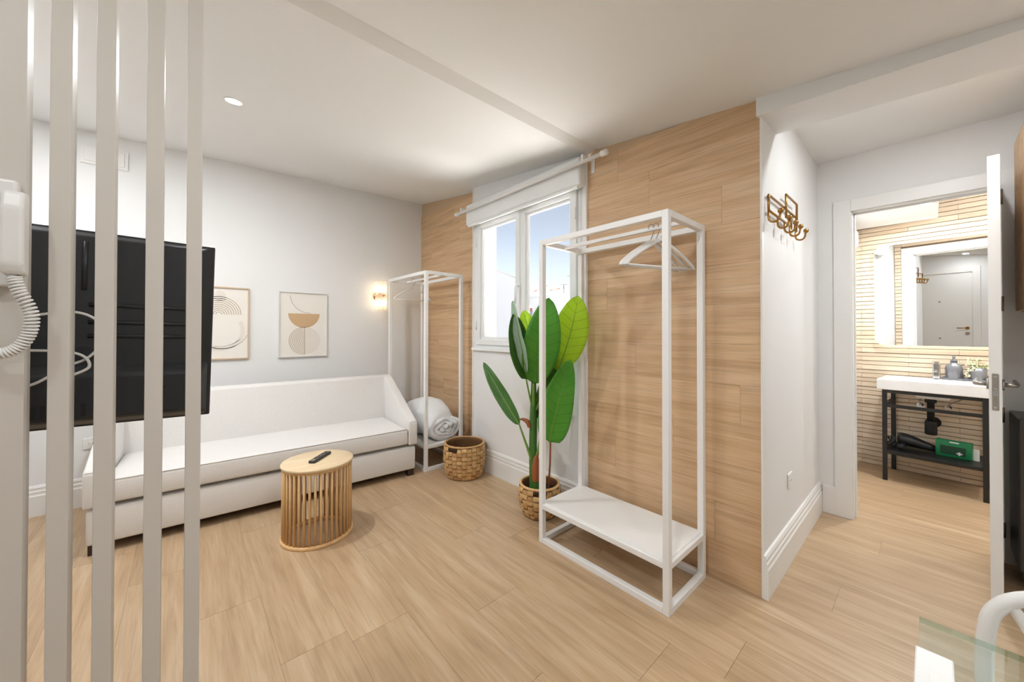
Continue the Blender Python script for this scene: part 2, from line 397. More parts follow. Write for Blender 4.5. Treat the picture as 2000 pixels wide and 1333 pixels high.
wall('wall_hall', [(XW, XD + .05, YH - .1, YH, 0, 2.6), (XW, XW + .1, YR, YH - .1, 0, 2.6)])
wall('wall_right', [(XE - .1, XW + .1, YR - .12, YR, 0, 2.6)])
DY0, DY1, DZ = .42, 1.14, 2.04                        # entrance door opening
wall('wall_entrance', [(XE - .12, XE, YR - .1, DY0, 0, 2.9), (XE - .12, XE, DY1, YS + .1, 0, 2.9), (XE - .12, XE, DY0, DY1, DZ, 2.9)])
wall('wall_partition', [(XE, -.235, YP, YP + .04, 0, 2.6)], M['slatwhite'])

def wall_planks(parent, x, y0, y1, rows, joints):
    for k, (z0, z1) in enumerate(rows):
        ys = [y0] + [j for j in joints[k % len(joints)] if y0 + .05 < j < y1 - .05] + [y1]
        for a, c in zip(ys[:-1], ys[1:]):
            b = NB(); L = c - a; H = z1 - z0
            box(b, -.012, 0, -L / 2 + .0004, L / 2 - .0004, -H / 2 + .0004, H / 2 - .0004)
            obj('plank', b, M['wallwood'], parent, loc=(x + .012, (a + c) / 2, (z0 + z1) / 2))
rows = [(0, .184)] + [(.184 + .2005 * k, .184 + .2005 * (k + 1)) for k in range(12)]
wall_planks(wl_r, XW, YK + .005, 1.534, rows[:12], [[1.2], [.738], [1.32], [.95], [.62], [1.18], [.8], [1.38], [1.0], [.7], [1.09], [1.3]])
wall_planks(wl_l, XL, 2.85, YS, rows, [[3.3], [3.7], [3.05], [3.5], [3.15], [3.62], [3.3], [3.85], [3.1], [3.45], [3.75], [3.2]])

# ---- ceilings
b = NB(); nx, ny = 12, 14
grid = [[b.verts.new((XE - .05 + (2.3 - XE) * i / nx, 1.529 + (YS + .05 - 1.529) * j / ny, zleft(XE + (2.3 - XE) * i / nx, 1.529 + (YS + .05 - 1.529) * j / ny))) for j in range(ny + 1)] for i in range(nx + 1)]
for i in range(nx):
    for j in range(ny): b.faces.new((grid[i][j], grid[i][j + 1], grid[i + 1][j + 1], grid[i + 1][j]))
ret = bmesh.ops.extrude_face_region(b, geom=list(b.faces))
for v in ret['geom']:
    if isinstance(v, bmesh.types.BMVert): v.co.z += .2
struct('ceiling_left', b, M['ceil'])
b = NB(); prism(b, [(1.46, zright(1.46)), (-.45, zright(-.45)), (YR - .1, zright(-.45)), (YR - .1, 2.7), (1.46, 2.7)], 0, XE - .05, XW + .012)
struct('ceiling_right', b, M['ceil'])
b = NB(); prism(b, [(1.53, 2.436), (1.447, 2.462), (1.447, 2.62), (1.53, 2.62)], 0, XE - .05, XW + .001)
struct('ceiling_beam', b, M['ceil'])
b = NB(); prism(b, [(.541, 2.262), (YR, 2.262 + .13 * (-.45 - .541)), (YR, 2.6), (.541, 2.6)], 0, XW - .025, XW + .235)
struct('ceiling_soffit', b, M['paint'])
wall('ceiling_hall', [(XW + .2, XD + .05, YH - .1, YK + .1, 2.425, 2.55)], M['ceil'])

# ---- baseboards with a stepped profile
def baseboard(name, p0, p1, nrm):
    """profile (out, z) swept from p0 to p1; nrm = outward normal in plan"""
    prof = [(0, 0), (.020, 0), (.020, .135), (.015, .143), (.015, .158), (.017, .163), (.012, .170), (.012, .182), (.014, .187), (.008, .200), (0, .204)]
    b = NB(); A = [b.verts.new((p0[0] + nrm[0] * o, p0[1] + nrm[1] * o, z)) for o, z in prof]; B = [b.verts.new((p1[0] + nrm[0] * o, p1[1] + nrm[1] * o, z)) for o, z in prof]
    n = len(prof); b.faces.new(A); b.faces.new(list(reversed(B)))
    for i in range(n): b.faces.new((A[i], B[i], B[(i + 1) % n], A[(i + 1) % n]))
    return struct(name, b, M['trim'])
baseboard('baseboard_window', (XW, 1.57), (XW, 2.85), (-1, 0))
baseboard('baseboard_sofa', (XE, YS), (XL, YS), (0, -1))
baseboard('baseboard_hook', (XW - .004, YK), (XD, YK), (0, -1))
baseboard('baseboard_entrance', (XE, YR), (XE, DY0 - .09), (1, 0))
b = NB(); box(b, XD - .015, XD, .43, .505, 0, .19, .003); struct('baseboard_jamb', b, M['trim'])
# vertical white trim between window section and wood
b = NB(); box(b, XW - .016, XW + .01, 1.530, 1.562, 0, 2.41, .004); struct('trim_1', b, M['trim'])
b = NB(); box(b, XW - .006, XW + .01, 2.836, 2.852, 0, 2.6, .002); struct('trim_2', b, M['trim'])
b = NB(); box(b, XW - .004, XW + .02, YK - .001, YK + .008, 0, 2.262, .002); struct('trim_3', b, M['trim'])

# ---- window_1: outer frame, two sashes with panes, handle, hinges, sill
w = sroot('window_1')
def rect_frame(b, x0, x1, y0, y1, z0, z1, t, bev=.004):
    box(b, x0, x1, y0, y0 + t, z0, z1, bev); box(b, x0, x1, y1 - t, y1, z0, z1, bev)
    box(b, x0, x1, y0 + t - .003, y1 - t + .003, z0, z0 + t, bev); box(b, x0, x1, y0 + t - .003, y1 - t + .003, z1 - t, z1, bev)
b = NB(); rect_frame(b, XW - .004, XW + .06, 1.585, 2.815, 1.095, 2.27, .055); obj('window_frame', b, M['pvc'], w)
for (ya, yb, nm) in ((2.182, 2.768, 'L'), (1.612, 2.178, 'R')):
    b = NB(); rect_frame(b, XW - .022, XW + .035, ya, yb, 1.125, 2.235, .052, .006)
    s = obj('sash', b, M['pvc'], w)
    b = NB(); rect_frame(b, XW - .004, XW + .02, ya + .05, yb - .05, 1.175, 2.185, .022, .003); obj('glazing_bead', b, M['pvc'], s)
    b = NB(); box(b, XW + .008, XW + .016, ya + .06, yb - .06, 1.185, 2.175); obj('pane', b, M['glass'], s)
    for zz in (1.30, 2.06):
        b = NB(); yy = yb - .004 if nm == 'L' else ya + .004
        tube(b, [(XW - .026, yy, zz - .04), (XW - .026, yy, zz + .04)], .007, 8); obj('hinge', b, M['pvc'], s)
b = NB(); box(b, XW - .032, XW - .02, 2.166, 2.194, 1.56, 1.64, .005); hpl = obj('handle_plate', b, M['pvc'], w)
b = NB(); tube(b, [(XW - .03, 2.18, 1.61), (XW - .06, 2.18, 1.61), (XW - .068, 2.18, 1.60), (XW - .07, 2.182, 1.52), (XW - .066, 2.186, 1.47)], [.009, .009, .010, .010, .008], 8); obj('handle', b, M['pvc'], hpl)
b = NB(); box(b, XW - .03, XW + .02, 1.565, 2.835, 1.072, 1.098, .005); obj('window_sill', b, M['pvc'], w)
# roller shutter box
t = thing('roller_shutter_box', 'long white roller shutter box above the window', 'shutter box', (0, 0, 0))
b = NB(); box(b, XW - .085, XW + .0, 1.535, 2.85, 2.222, 2.41, .014, 3); obj('cover', b, M['pvc'], t)
b = NB(); box(b, XW - .078, XW - .06, 1.56, 2.825, 2.205, 2.224, .003); obj('lip', b, M['pvc'], t)
# curtain rod
t = thing('curtain_rod', 'thin white curtain rod mounted over the window', 'curtain rod')
b = NB(); tube(b, [(1.93, 1.345, 2.345), (1.93, 2.94, 2.345)], .0125, 12); obj('rod', b, M['metal_white'], t)
for yy in (1.325, 2.955):
    b = NB(); tube(b, [(1.93, yy - .022, 2.345), (1.93, yy - .020, 2.345), (1.93, yy + .020, 2.345), (1.93, yy + .022, 2.345)], [.012, .019, .019, .012], 12); obj('finial', b, M['metal_white'], t)
for yy in (1.485, 2.88):
    b = NB(); box(b, 1.92, XW if yy < 2 else XL, yy - .007, yy + .007, 2.372, 2.384, .002); box(b, 1.918, 1.942, yy - .008, yy + .008, 2.335, 2.39, .003)
    box(b, (XW if yy < 2 else XL) - .006, XW if yy < 2 else XL, yy - .014, yy + .014, 2.30, 2.40, .003); obj('bracket', b, M['metal_white'], t)

# ---- bathroom door casing and door
b = NB()
for (ya, yb, za, zb) in ((.350, .440, 0, 2.13), (-.345, -.255, 0, 2.13)): box(b, XD - .016, XD + .0, ya, yb, za, zb, .003)
box(b, XD - .016, XD, -.255, .350, 2.05, 2.13, .003)
box(b, XD - .002, XD + .102, .345, .362, 0, 2.062); box(b, XD - .002, XD + .102, -.257, -.24, 0, 2.062); box(b, XD - .002, XD + .102, -.245, .350, 2.045, 2.062)
box(b, XD + .05, XD + .065, .335, .347, 0, 2.046); box(b, XD + .05, XD + .065, -.24, .34, 2.034, 2.046)
box(b, XD + .10, XD + .116, .350, .440, 0, 2.13, .003); box(b, XD + .10, XD + .116, -.345, -.255, 0, 2.13, .003); box(b, XD + .10, XD + .116, -.255, .350, 2.05, 2.13, .003)
struct('trim_door_casing', b, M['trim'])
# leaf: local frame, hinge line at origin, leaf runs along -x (towards the camera)
d2 = sroot('door_2', (XD - .02, -.232, 0), math.radians(-4.0))
LW = .558
b = NB(); box(b, -LW, 0, -.0185, .0185, .008, 2.055, .002); obj('leaf', b, M['trim'], d2)
b = NB(); prism(b, [(-.011, .89), (.011, .89)] + [(.011 * math.cos(a), .89 + 0) for a in ()] + [(.011, 1.06), (-.011, 1.06)], 0, -LW - .0025, -LW + .01)
bevelled(b, .004); lp = obj('latch_plate', b, M['steel'], d2)
b = NB(); box(b, -LW - .010, -LW, -.006, .006, .955, .98, .002); obj('latch_bolt', b, M['chrome'], lp)
for zz in (.905, .99, 1.045):
    b = NB(); tube(b, [(-LW - .0035, 0, zz), (-LW - .002, 0, zz)], .005, 10); obj('screw', b, M['chrome'], lp)
for s in (1, -1):
    h = NB(); tube(h, [(-LW + .055, s * .018, 1.005), (-LW + .055, s * .026, 1.005)], .024, 20)
    rs = obj('handle_rose', h, M['steel'], d2)
    h = NB(); tube(h, [(-LW + .055, s * .02, 1.005), (-LW + .055, s * .05, 1.005), (-LW + .06, s * .058, 1.005), (-LW + .085, s * .060, 1.006), (-LW + .125, s * .060, 1.008), (-LW + .17, s * .055, 1.016)], [.009, .009, .009, .009, .008, .007], 10)
    obj('handle', h, M['steel'], rs)
for zz in (.18, .80, 1.40, 1.98):
    b = NB(); tube(b, [(-.004, -.024, zz - .04), (-.004, -.024, zz + .04)], .007, 8); box(b, -.03, -.002, -.0215, -.0185, zz - .04, zz + .04); obj('hinge', b, M['steel'], d2)

# ---- entrance door (seen in the bathroom mirror)
d1 = sroot('door_1')
b = NB(); box(b, XE - .05, XE - .005, DY0, DY1, .005, DZ, .002); obj('leaf', b, M['trim'], d1)
b = NB(); box(b, XE - .005, XE + .016, DY0 - .085, DY0 + .004, 0, DZ + .085, .003); box(b, XE - .005, XE + .016, DY1 - .004, DY1 + .055, 0, DZ + .085, .003); box(b, XE - .005, XE + .016, DY0, DY1, DZ - .004, DZ + .085, .003); obj('casing', b, M['trim'], d1)
b = NB(); tube(b, [(XE - .006, DY0 + .07, 1.03), (XE + .006, DY0 + .07, 1.03)], .025, 18); r_ = obj('handle_rose', b, M['brass'], d1)
b = NB(); tube(b, [(XE, DY0 + .07, 1.03), (XE + .045, DY0 + .07, 1.03), (XE + .052, DY0 + .08, 1.03), (XE + .052, DY0 + .19, 1.03)], .009, 10); obj('handle', b, M['brass'], r_)
b = NB(); tube(b, [(XE - .006, DY0 + .07, .93), (XE + .004, DY0 + .07, .93)], .028, 18); obj('lock_rose', b, M['steel'], d1)
for zz in (1.52, .84):
    b = NB(); tube(b, [(XE - .006, DY0 + .40, zz), (XE + .002, DY0 + .40, zz)], .013, 14); obj('peephole', b, M['steel'], d1)

# ---- bathroom shell; far wall is turned a few degrees
BTH = math.radians(-4.6)
BO = Vector((4.885, .462, 0))
def BW(x, y, z=0):   # bathroom-local -> world
    return (BO.x + x * math.cos(BTH) - y * math.sin(BTH), BO.y + x * math.sin(BTH) + y * math.cos(BTH), z)
wb = sroot('wall_bathroom', tuple(BO), BTH)
b = NB(); box(b, .012, .14, -1.6, .15, 0, 2.75); obj('backing', b, M['bathjoint'], wb)
tile_me = {}
def bath_tile(L, dep, hh):
    k = (L, dep, hh)
    if k not in tile_me:
        b = NB(); box(b, -dep, .012, -L / 2 + .0006, L / 2 - .0006, -hh / 2 + .0022, hh / 2 - .0022, .0015, 1)
        me = bpy.data.meshes.new('tile'); bmesh.ops.recalc_face_normals(b, faces=b.faces); b.to_mesh(me); b.free(); me.materials.append(M['bathtile']); tile_me[k] = me
    return tile_me[k]
hs = [.042, .036, .046, .038]; z = 0; k = 0
while z < 2.62:
    hh = hs[k % 4]; dep = (.004, .0, .006, .002)[k % 4]; y = -.02 - (.31 if k % 2 else 0)
    edges = [.06] + [y - .6 * q for q in range(3)]
    edges = [e for e in edges if e > -1.5] + [-1.5]
    for a, c in zip(edges[:-1], edges[1:]):
        L = round(a - c, 3)
        obj('tile', bath_tile(L, dep, hh), None, wb, loc=(0, (a + c) / 2, z + hh / 2))
    z += hh; k += 1
# the same strip tiles on the bathroom side of the door wall (the mirror shows them)
wdi = sroot('wall_bathroom_inner', (XD + .113, 0, 0), PI)
b = NB(); box(b, .010, .012, -.495, -.441, 0, 2.5); box(b, .010, .012, .346, 1.0, 0, 2.5); box(b, .010, .012, -.441, .346, 2.131, 2.5); obj('backing', b, M['bathjoint'], wdi)
z = 0; k = 0
while z < 2.46:
    hh = hs[k % 4]; dep = (.004, .0, .006, .002)[k % 4]
    segs = [(-.495, -.441), (.346, 1.0)] + ([(-.440, .345)] if z > 2.13 else [])
    for a, c in segs: obj('tile', bath_tile(round(c - a, 3), dep, hh), None, wdi, loc=(0, (a + c) / 2, z + hh / 2))
    z += hh; k += 1
BWX0, BWX1, BWZ0, BWZ1 = 3.95, 4.62, 1.12, 2.12
def bl(x): return .505 - (x - 3.44) * .03            # left bathroom wall line
wall('wall_bathroom_left', [(3.44, BWX0, .50, .66, 0, 2.75), (BWX1, 5.05, .49, .66, 0, 2.75), (BWX0, BWX1, .495, .66, 0, BWZ0), (BWX0, BWX1, .495, .66, BWZ1, 2.75)])
wall('wall_bathroom_right', [(3.44, 5.0, -1.12, -1.0, 0, 2.75)])
wall('ceiling_bathroom', [(3.42, 5.05, -1.1, .66, 2.52, 2.65)], M['ceil'])
b = NB(); box(b, 4.05, 4.84, -.045, .50, 2.225, 2.53); struct('ceiling_bulkhead', b, M['ceil'])
w2 = sroot('window_2')
b = NB(); yb = .53
for q in ((BWX0, BWX0 + .06, yb, yb + .06, BWZ0, BWZ1), (BWX1 - .06, BWX1, yb, yb + .06, BWZ0, BWZ1), (BWX0 + .05, BWX1 - .05, yb, yb + .06, BWZ0, BWZ0 + .06), (BWX0 + .05, BWX1 - .05, yb, yb + .06, BWZ1 - .06, BWZ1)): box(b, *q, .004)
obj('window_frame', b, M['pvc'], w2)
b = NB(); box(b, BWX0 + .055, BWX1 - .055, yb + .025, yb + .032, BWZ0 + .055, BWZ1 - .055); obj('pane', b, M['glass'], w2)
b = NB(); box(b, BWX0 - .03, BWX1 + .06, .44, .50, 2.03, 2.17, .01); sb2 = tag(obj('bathroom_blind_box', b, M['pvc']), 'white shutter box over the bathroom side window', 'shutter box')

# ------------------------------------------------------------------ outside
b = NB(); box(b, 2.27, 4.6, .7, 8.0, -.2, .02); box(b, 4.45, 4.6, .7, 8.0, .02, .9, .01)  # unseen terrace and parapet, added to bounce sunlight onto the ceiling
o = obj('bounce_terrace', b, M['concrete']); o['kind'] = 'structure'
wall('wall_bounce_block', [(2.3, 4.6, 1.25, 1.37, .02, 2.3)], M['plaster'])  # added unseen wall, keeps terrace bounce out of the bathroom window
t = thing('white_building', 'white rendered neighbouring building with sloping roof edge seen through window', 'building', (9, 0, 0))
b = NB(); prism(b, [(9.45, -3), (9.45, 3.0), (11.39, 3.66), (16, 5.2), (16, -3)], 0, 0, 3.0)
for v in b.verts: v.co.y += v.co.x * 1.15        # the plan is skewed
obj('wall', b, M['render'], t)
b = NB(); prism(b, [(9.35, 2.98), (9.35, 3.04), (11.39, 3.73), (16, 5.28), (16, 5.2), (11.39, 3.66)], 0, .0, 3.05)
for v in b.verts: v.co.y += v.co.x * 1.15
obj('roof_edge', b, M['concrete'], t)
t = thing('distant_building', 'distant pale flat roofed building with aerials seen through window', 'building', (20, 0, 0))
b = NB(); box(b, 0, 6, 12, 22.5, -3, 3.75); obj('wall', b, M['render'], t)
b = NB(); box(b, 0, 6, 11.9, 22.6, 3.75, 3.9); obj('parapet', b, M['concrete'], t)
for yy in (20.4, 18.6):
    for zz in (2.9,):
        b = NB(); box(b, -.04, .02, yy - .25, yy + .25, zz - .12, zz + .12); obj('window', b, M['rooftile'], t)
for i, (yy, hh) in enumerate(((20.2, .55), (18.6, .45), (17.9, .5))):
    t = thing('chimney', ['clay chimney at the left of the far rooftop', 'clay chimney in the middle of the far rooftop', 'clay chimney beside the tall rooftop aerial'][i], 'chimney', (20.5, yy, 3.9), 0, 'rooftop chimneys')
    b = NB(); box(b, -.18, .18, -.18, .18, 0, hh * .7); obj('stack', b, M['render'], t)
    b = NB(); box(b, -.22, .22, -.22, .22, hh * .7, hh * .8); lathe(b, [(0, hh * .8), (.12, hh * .8), (.14, hh), (0, hh)], 10); obj('pot', b, M['rooftile'], t)
for i, (yy, hh) in enumerate(((17.1, 1.35), (19.6, .85), (17.75, .8))):
    t = thing('roof_aerial', ['tall television aerial on the far rooftop', 'low television aerial at left on the far rooftop', 'low television aerial next to the tall one'][i], 'aerial', (20.8, yy, 3.9), 0, 'rooftop aerials')
    b = NB(); tube(b, [(0, 0, 0), (0, 0, hh)], .028, 6); obj('mast', b, M['blackmetal'], t)
    b = NB(); tube(b, [(0, -.35, hh - .05), (0, .35, hh - .05)], .022, 6); obj('boom', b, M['blackmetal'], t)
    for q in range(5):
        b = NB(); yq = -.3 + .15 * q; tube(b, [(-.16, yq, hh - .05), (.16, yq, hh - .05)], .014, 5); obj('dipole', b, M['blackmetal'], t)

# ------------------------------------------------------------------ ceiling lamps: one seen above the sofa, the rest added as fill
def downlight(name, label, x, y, z, tilt, watt, col=(.91, .955, 1.0)):
    t = thing(name, label, 'ceiling light', (x, y, z), 0, 'recessed ceiling lights'); t.rotation_euler = (tilt, 0, 0)
    b = NB(); lathe(b, [(.037, -.001), (.039, -.004), (.046, -.005), (.047, 0), (.037, 0)], 28); obj('trim_ring', b, M['metal_white'], t)
    b = NB(); lathe(b, [(0, -.0025), (.0375, -.0025), (.0375, .0), (0, .0)], 28); obj('lens', b, M['lens'], t)
    ld = bpy.data.lights.new('lamp', 'AREA'); ld.shape = 'DISK'; ld.size = .07; ld.energy = watt * LAMP; ld.color = col
    lo = bpy.data.objects.new('lamp', ld); C.objects.link(lo); lo.parent = t; lo.location = (0, 0, -.008)
SL = math.atan(.112)
downlight('recessed_downlight', 'recessed round ceiling light lit above the sofa', .21, 2.60, zleft(.21, 2.60), SL, 12)
downlight('recessed_downlight', 'added ceiling fill light behind the slats near entrance wall', -.62, 2.72, zleft(-.62, 2.72), SL, 4)  # unseen lamp, added to brighten the left of the room
downlight('recessed_downlight', 'added ceiling fill light in the far corner of the entrance wall', -.80, 3.30, zleft(-.8, 3.3), SL, 2.5)  # added out of view as fill for the left corner
downlight('recessed_downlight', 'added ceiling fill light behind the television', -.70, 2.0, zleft(-.7, 2.0), SL, 6)  # added fill, hidden behind the partition
downlight('recessed_downlight', 'added ceiling fill light in front of the wood wall', .75, .55, zright(.55), math.atan(.117), 5)  # added above the frame, fills the middle of the room
downlight('recessed_downlight', 'added ceiling fill light above the glass table', .45, -.7, zright(-.7), 0, 5)  # unseen fill added on the camera side
downlight('recessed_downlight', 'added ceiling fill light by the kitchen end', 1.5, -.9, zright(-.9), 0, 4.5)  # extra lamp out of view, added to fill from the right
downlight('recessed_downlight', 'added ceiling fill light before the entrance door', -.55, .45, zright(.45), math.atan(.117), 2.5)  # weak fill lamp added behind the camera
downlight('recessed_downlight', 'added ceiling fill light in the hall', 2.42, -.08, 2.425, 0, 5)  # added lamp hidden by the soffit, fills the hall
downlight('recessed_downlight', 'added ceiling fill light under the bathroom bulkhead', 4.20, .02, 2.2245, 0, 12)  # added lamp hidden by the door lintel, brightens the bathroom
downlight('recessed_downlight', 'added ceiling fill light deep in the bathroom', 4.3, -.75, 2.52, 0, 8)  # second added bathroom lamp, out of view, lifts the floor

# ------------------------------------------------------------------ slats and intercom
rd = thing('slat_divider', 'row of four white vertical slats beside the entryphone wall', 'divider', (0, YP, 0))
for (xa, xb) in ((-.206, -.176), (-.142, -.113), (-.064, -.034), (.007, .036)):
    b = NB(); box(b, xa, xb, 0, .05, 0, zright(YP + .05) + .0, .0015); obj('slat', b, M['slatwhite'], rd)
t = thing('entryphone', 'white entryphone with handset and coiled cord on the left partition', 'intercom', (-.285, YP, 1.335))
b = NB(); box(b, -.055, .045, -.024, 0, 0, .207, .006, 3); obj('base', b, M['plasticwhite'], t)
b = NB(); prism(b, [(-.028, .018), (-.058, .022), (-.066, .04), (-.066, .145), (-.056, .178), (-.028, .182)], 0, .031, .061); bevelled(b, .006, 3)
hs_ = obj('handset', b, M['plasticwhite'], t, smooth=False)
b = NB(); box(b, .030, .045, -.03, -.022, .05, .15, .003); obj('cradle', b, M['plasticwhite'], t)
b = NB(); path = []
ctl = [(.045, -.045, .02), (.052, -.045, -.01), (.066, -.043, -.05), (.064, -.042, -.09), (.048, -.041, -.12), (.022, -.04, -.128), (-.002, -.036, -.105), (-.012, -.03, -.065), (-.005, -.024, -.03), (.0, -.016, .002)]
def catmull(P, n):
    P = [Vector(p) for p in P]; out = []
    for i in range(len(P) - 1):
        p0, p1, p2, p3 = P[max(i - 1, 0)], P[i], P[i + 1], P[min(i + 2, len(P) - 1)]
        for k in range(n):
            t_ = k / n; out.append(.5 * ((2 * p1) + (-p0 + p2) * t_ + (2 * p0 - 5 * p1 + 4 * p2 - p3) * t_ ** 2 + (-p0 + 3 * p1 - 3 * p2 + p3) * t_ ** 3))
    out.append(P[-1]); return out
cp = catmull(ctl, 80); N_ = len(cp); turns = 56
for i, p in enumerate(cp):
    tg = (cp[min(i + 1, N_ - 1)] - cp[max(i - 1, 0)]).normalized(); u = Vector((0, 1, 0)); v = tg.cross(u).normalized()
    amp = .0085 * min(1, i / 12, (N_ - 1 - i) / 12); a = 2 * PI * turns * i / N_
    path.append(p + u * math.cos(a) * amp + v * math.sin(a) * amp)
tube(b, path, .0024, 6); obj('coiled_cord', b, M['plasticwhite'], t)

# ------------------------------------------------------------------ television on wall arm (its back towards us)
TVX0, TVX1, TVZ0, TVZ1, TVY = -.89, .078, .975, 1.545, 1.60
t = thing('television', 'large black flat television seen from behind through the slats', 'television', ((TVX0 + TVX1) / 2, TVY + .03, (TVZ0 + TVZ1) / 2))
t.rotation_euler = (math.radians(1.5), math.radians(1.2), 0)
hw, hz = (TVX1 - TVX0) / 2, (TVZ1 - TVZ0) / 2
b = NB(); box(b, -hw, hw, 0, .012, -hz, hz, .004); obj('bezel', b, M['black'], t)
b = NB(); box(b, -hw + .01, hw - .01, .0115, .014, -hz + .015, hz - .01); obj('screen', b, M['screen'], t)
def frustum(b, r0, y0, r1, y1):
    (a0, a1, c0, c1), (d0, d1, e0, e1) = r0, r1
    A = [b.verts.new(p) for p in ((a0, y0, c0), (a1, y0, c0), (a1, y0, c1), (a0, y0, c1))]; B = [b.verts.new(p) for p in ((d0, y1, e0), (d1, y1, e0), (d1, y1, e1), (d0, y1, e1))]
    b.faces.new(A); b.faces.new(B)
    for i in range(4): b.faces.new((A[i], A[(i + 1) % 4], B[(i + 1) % 4], B[i]))
b = NB(); frustum(b, (-hw + .004, hw - .004, -hz + .004, hz - .004), .002, (-hw + .03, hw - .032, -hz + .03, hz - .02), -.022); bevelled(b, .004); obj('back_shell', b, M['black'], t)
b = NB(); frustum(b, (-hw + .07, hw - .008, -hz + .006, -.10), -.016, (-hw + .10, hw - .03, -hz + .03, -.13), -.05); bevelled(b, .008); low = obj('lower_housing', b, M['black'], t)
for k in range(26):
    b = NB(); xx = -.25 + k * .018; box(b, xx, xx + .008, -.0525, -.048, -hz + .04, -hz + .075); obj('vent_rib', b, M['blackmatte'], low)
for xx in (hw - .12, hw - .32, hw - .52):
    b = NB(); tube(b, [(xx, -.0515, -hz + .11), (xx, -.047, -hz + .11)], .008, 10); obj('screw', b, M['blackmatte'], low)
for zz in (.07, .02, -.02):
    b = NB(); tube(b, [(hw - .28, -.022, zz), (hw - .05, -.022, zz)], .007, 6); obj('ridge', b, M['black'], t)
b = NB(); tube(b, [(hw - .29, -.022, .25), (hw - .29, -.022, .11)], .006, 6); obj('ridge', b, M['black'], t)
b = NB(); tube(b, [(hw - .42, -.022, .22), (hw - .40, -.022, .2), (hw - .40, -.022, -.05), (hw - .43, -.022, -.08)], .006, 6); obj('ridge', b, M['black'], t)
b = NB(); box(b, hw - .60, hw - .44, -.036, -.02, -.10, .16, .006); pp = obj('port_panel', b, M['blackmatte'], t)
for k in range(6):
    b = NB(); box(b, hw - .58, hw - .46, -.0385, -.035, .10 + k * .009, .104 + k * .009); obj('vent_rib', b, M['steel'], pp)
tm = thing('television_mount', 'black steel wall arm holding the television to the partition', 'wall mount', (-.55, YP + .04, 1.24))
b = NB(); box(b, -.06, .06, 0, .012, -.14, .14, .003); obj('wall_plate', b, M['blackmetal'], tm)
b = NB(); box(b, -.015, .1, .01, .17, -.02, .02, .004); box(b, -.015, .1, .16, .30, -.016, .016, .004); obj('arm', b, M['blackmetal'], tm)
b = NB(); box(b, -.04, .18, .295, .315, -.18, -.15, .003); box(b, -.04, .18, .295, .315, .15, .18, .003); box(b, -.02, .02, .295, .315, -.2, .2, .003); obj('vesa_bracket', b, M['blackmetal'], tm)
t = thing('television_cables', 'tangle of white cables hanging behind the television', 'cable', (0, 0, 0))
def cable(pts, r=.0035):
    b = NB(); tube(b, catmull(pts, 10), r, 7); obj('cable', b, M['cable'], t)
cable([(-.44, 1.56, 1.36), (-.36, 1.53, 1.37), (-.34, 1.53, 1.33), (-.36, 1.54, 1.31)])
cable([(-.50, 1.55, 1.30), (-.38, 1.53, 1.285), (-.33, 1.53, 1.28), (-.22, 1.53, 1.30), (-.17, 1.53, 1.27), (-.165, 1.53, 1.22), (-.2, 1.54, 1.17), (-.26, 1.54, 1.15)])
cable([(-.45, 1.55, 1.19), (-.34, 1.53, 1.20), (-.24, 1.53, 1.195), (-.2, 1.53, 1.18), (-.19, 1.53, 1.15), (-.22, 1.53, 1.13)])
cable([(-.46, 1.55, 1.06), (-.36, 1.53, 1.09), (-.29, 1.53, 1.11), (-.26, 1.54, 1.13)])
cable([(-.38, 1.53, 1.30), (-.33, 1.525, 1.27), (-.29, 1.53, 1.275), (-.33, 1.53, 1.295)], .003)

# ------------------------------------------------------------------ sofa wall pieces
def picture(name, label, x0, x1, z0, z1, fm, fw):
    t = thing(name, label, 'picture', ((x0 + x1) / 2, YS, (z0 + z1) / 2), 0, 'framed prints above the sofa')
    hx, hz_ = (x1 - x0) / 2, (z1 - z0) / 2
    b = NB()
    box(b, -hx, -hx + fw, -.022, 0, -hz_, hz_, .002); box(b, hx - fw, hx, -.022, 0, -hz_, hz_, .002); box(b, -hx + fw, hx - fw, -.022, 0, hz_ - fw, hz_, .002); box(b, -hx + fw, hx - fw, -.022, 0, -hz_, -hz_ + fw, .002)
    obj('frame', b, fm, t)
    b = NB(); box(b, -hx + fw - .002, hx - fw + .002, -.010, -.002, -hz_ + fw - .002, hz_ - fw + .002); pr = obj('print', b, M['paper'], t)
    return t, pr
def flat(poly, m_, parent, y=-.0112, name='printed_shape'):
    b = NB(); prism(b, poly, 1, y, -.0098); return obj(name, b, m_, parent)
def ring(cx, cz, r, wd, a0, a1, n=28):
    return arc(cx, cz, r, a0, a1, n) + list(reversed(arc(cx, cz, r - wd, a0, a1, n)))
pic1, pr = picture('framed_print', 'abstract print of nested arches in an oak frame half behind the television', .03, .445, 1.003, 1.625, M['oakframe'], .012)
for k in range(9): flat(ring(-.005, .075, .155 - k * .0165, .005, 0, PI), M['line'], pr, name='arch_line')
flat(ring(0, -.06, .175, .03, PI, 2 * PI + .5), M['pale'], pr); flat(ring(.02, -.03, .19, .006, PI * 1.1, 2 * PI - .4), M['lineg'], pr); flat(ring(.0, .0, .2, .004, PI * 1.2, PI * 1.75), M['lineg'], pr); flat(arc(.0, .23, .045, 0, 2 * PI, 24)[:-1], M['pale'], pr)
pic2, pr = picture('framed_print', 'abstract print of a tan bowl over a striped half disc in a pale frame', .665, 1.084, 1.0, 1.62, M['silverframe'], .010)
flat(arc(.005, .105, .135, PI, 2 * PI, 32), M['tan'], pr, name='bowl_shape')
flat(ring(.05, .275, .165, .005, PI * 1.0, PI * 1.52), M['lineg'], pr, name='curve_line')
for k in range(9): flat(ring(.008, -.155, .132 - k * .0145, .005, PI / 2, PI * 1.5), M['line'], pr, name='arch_line')
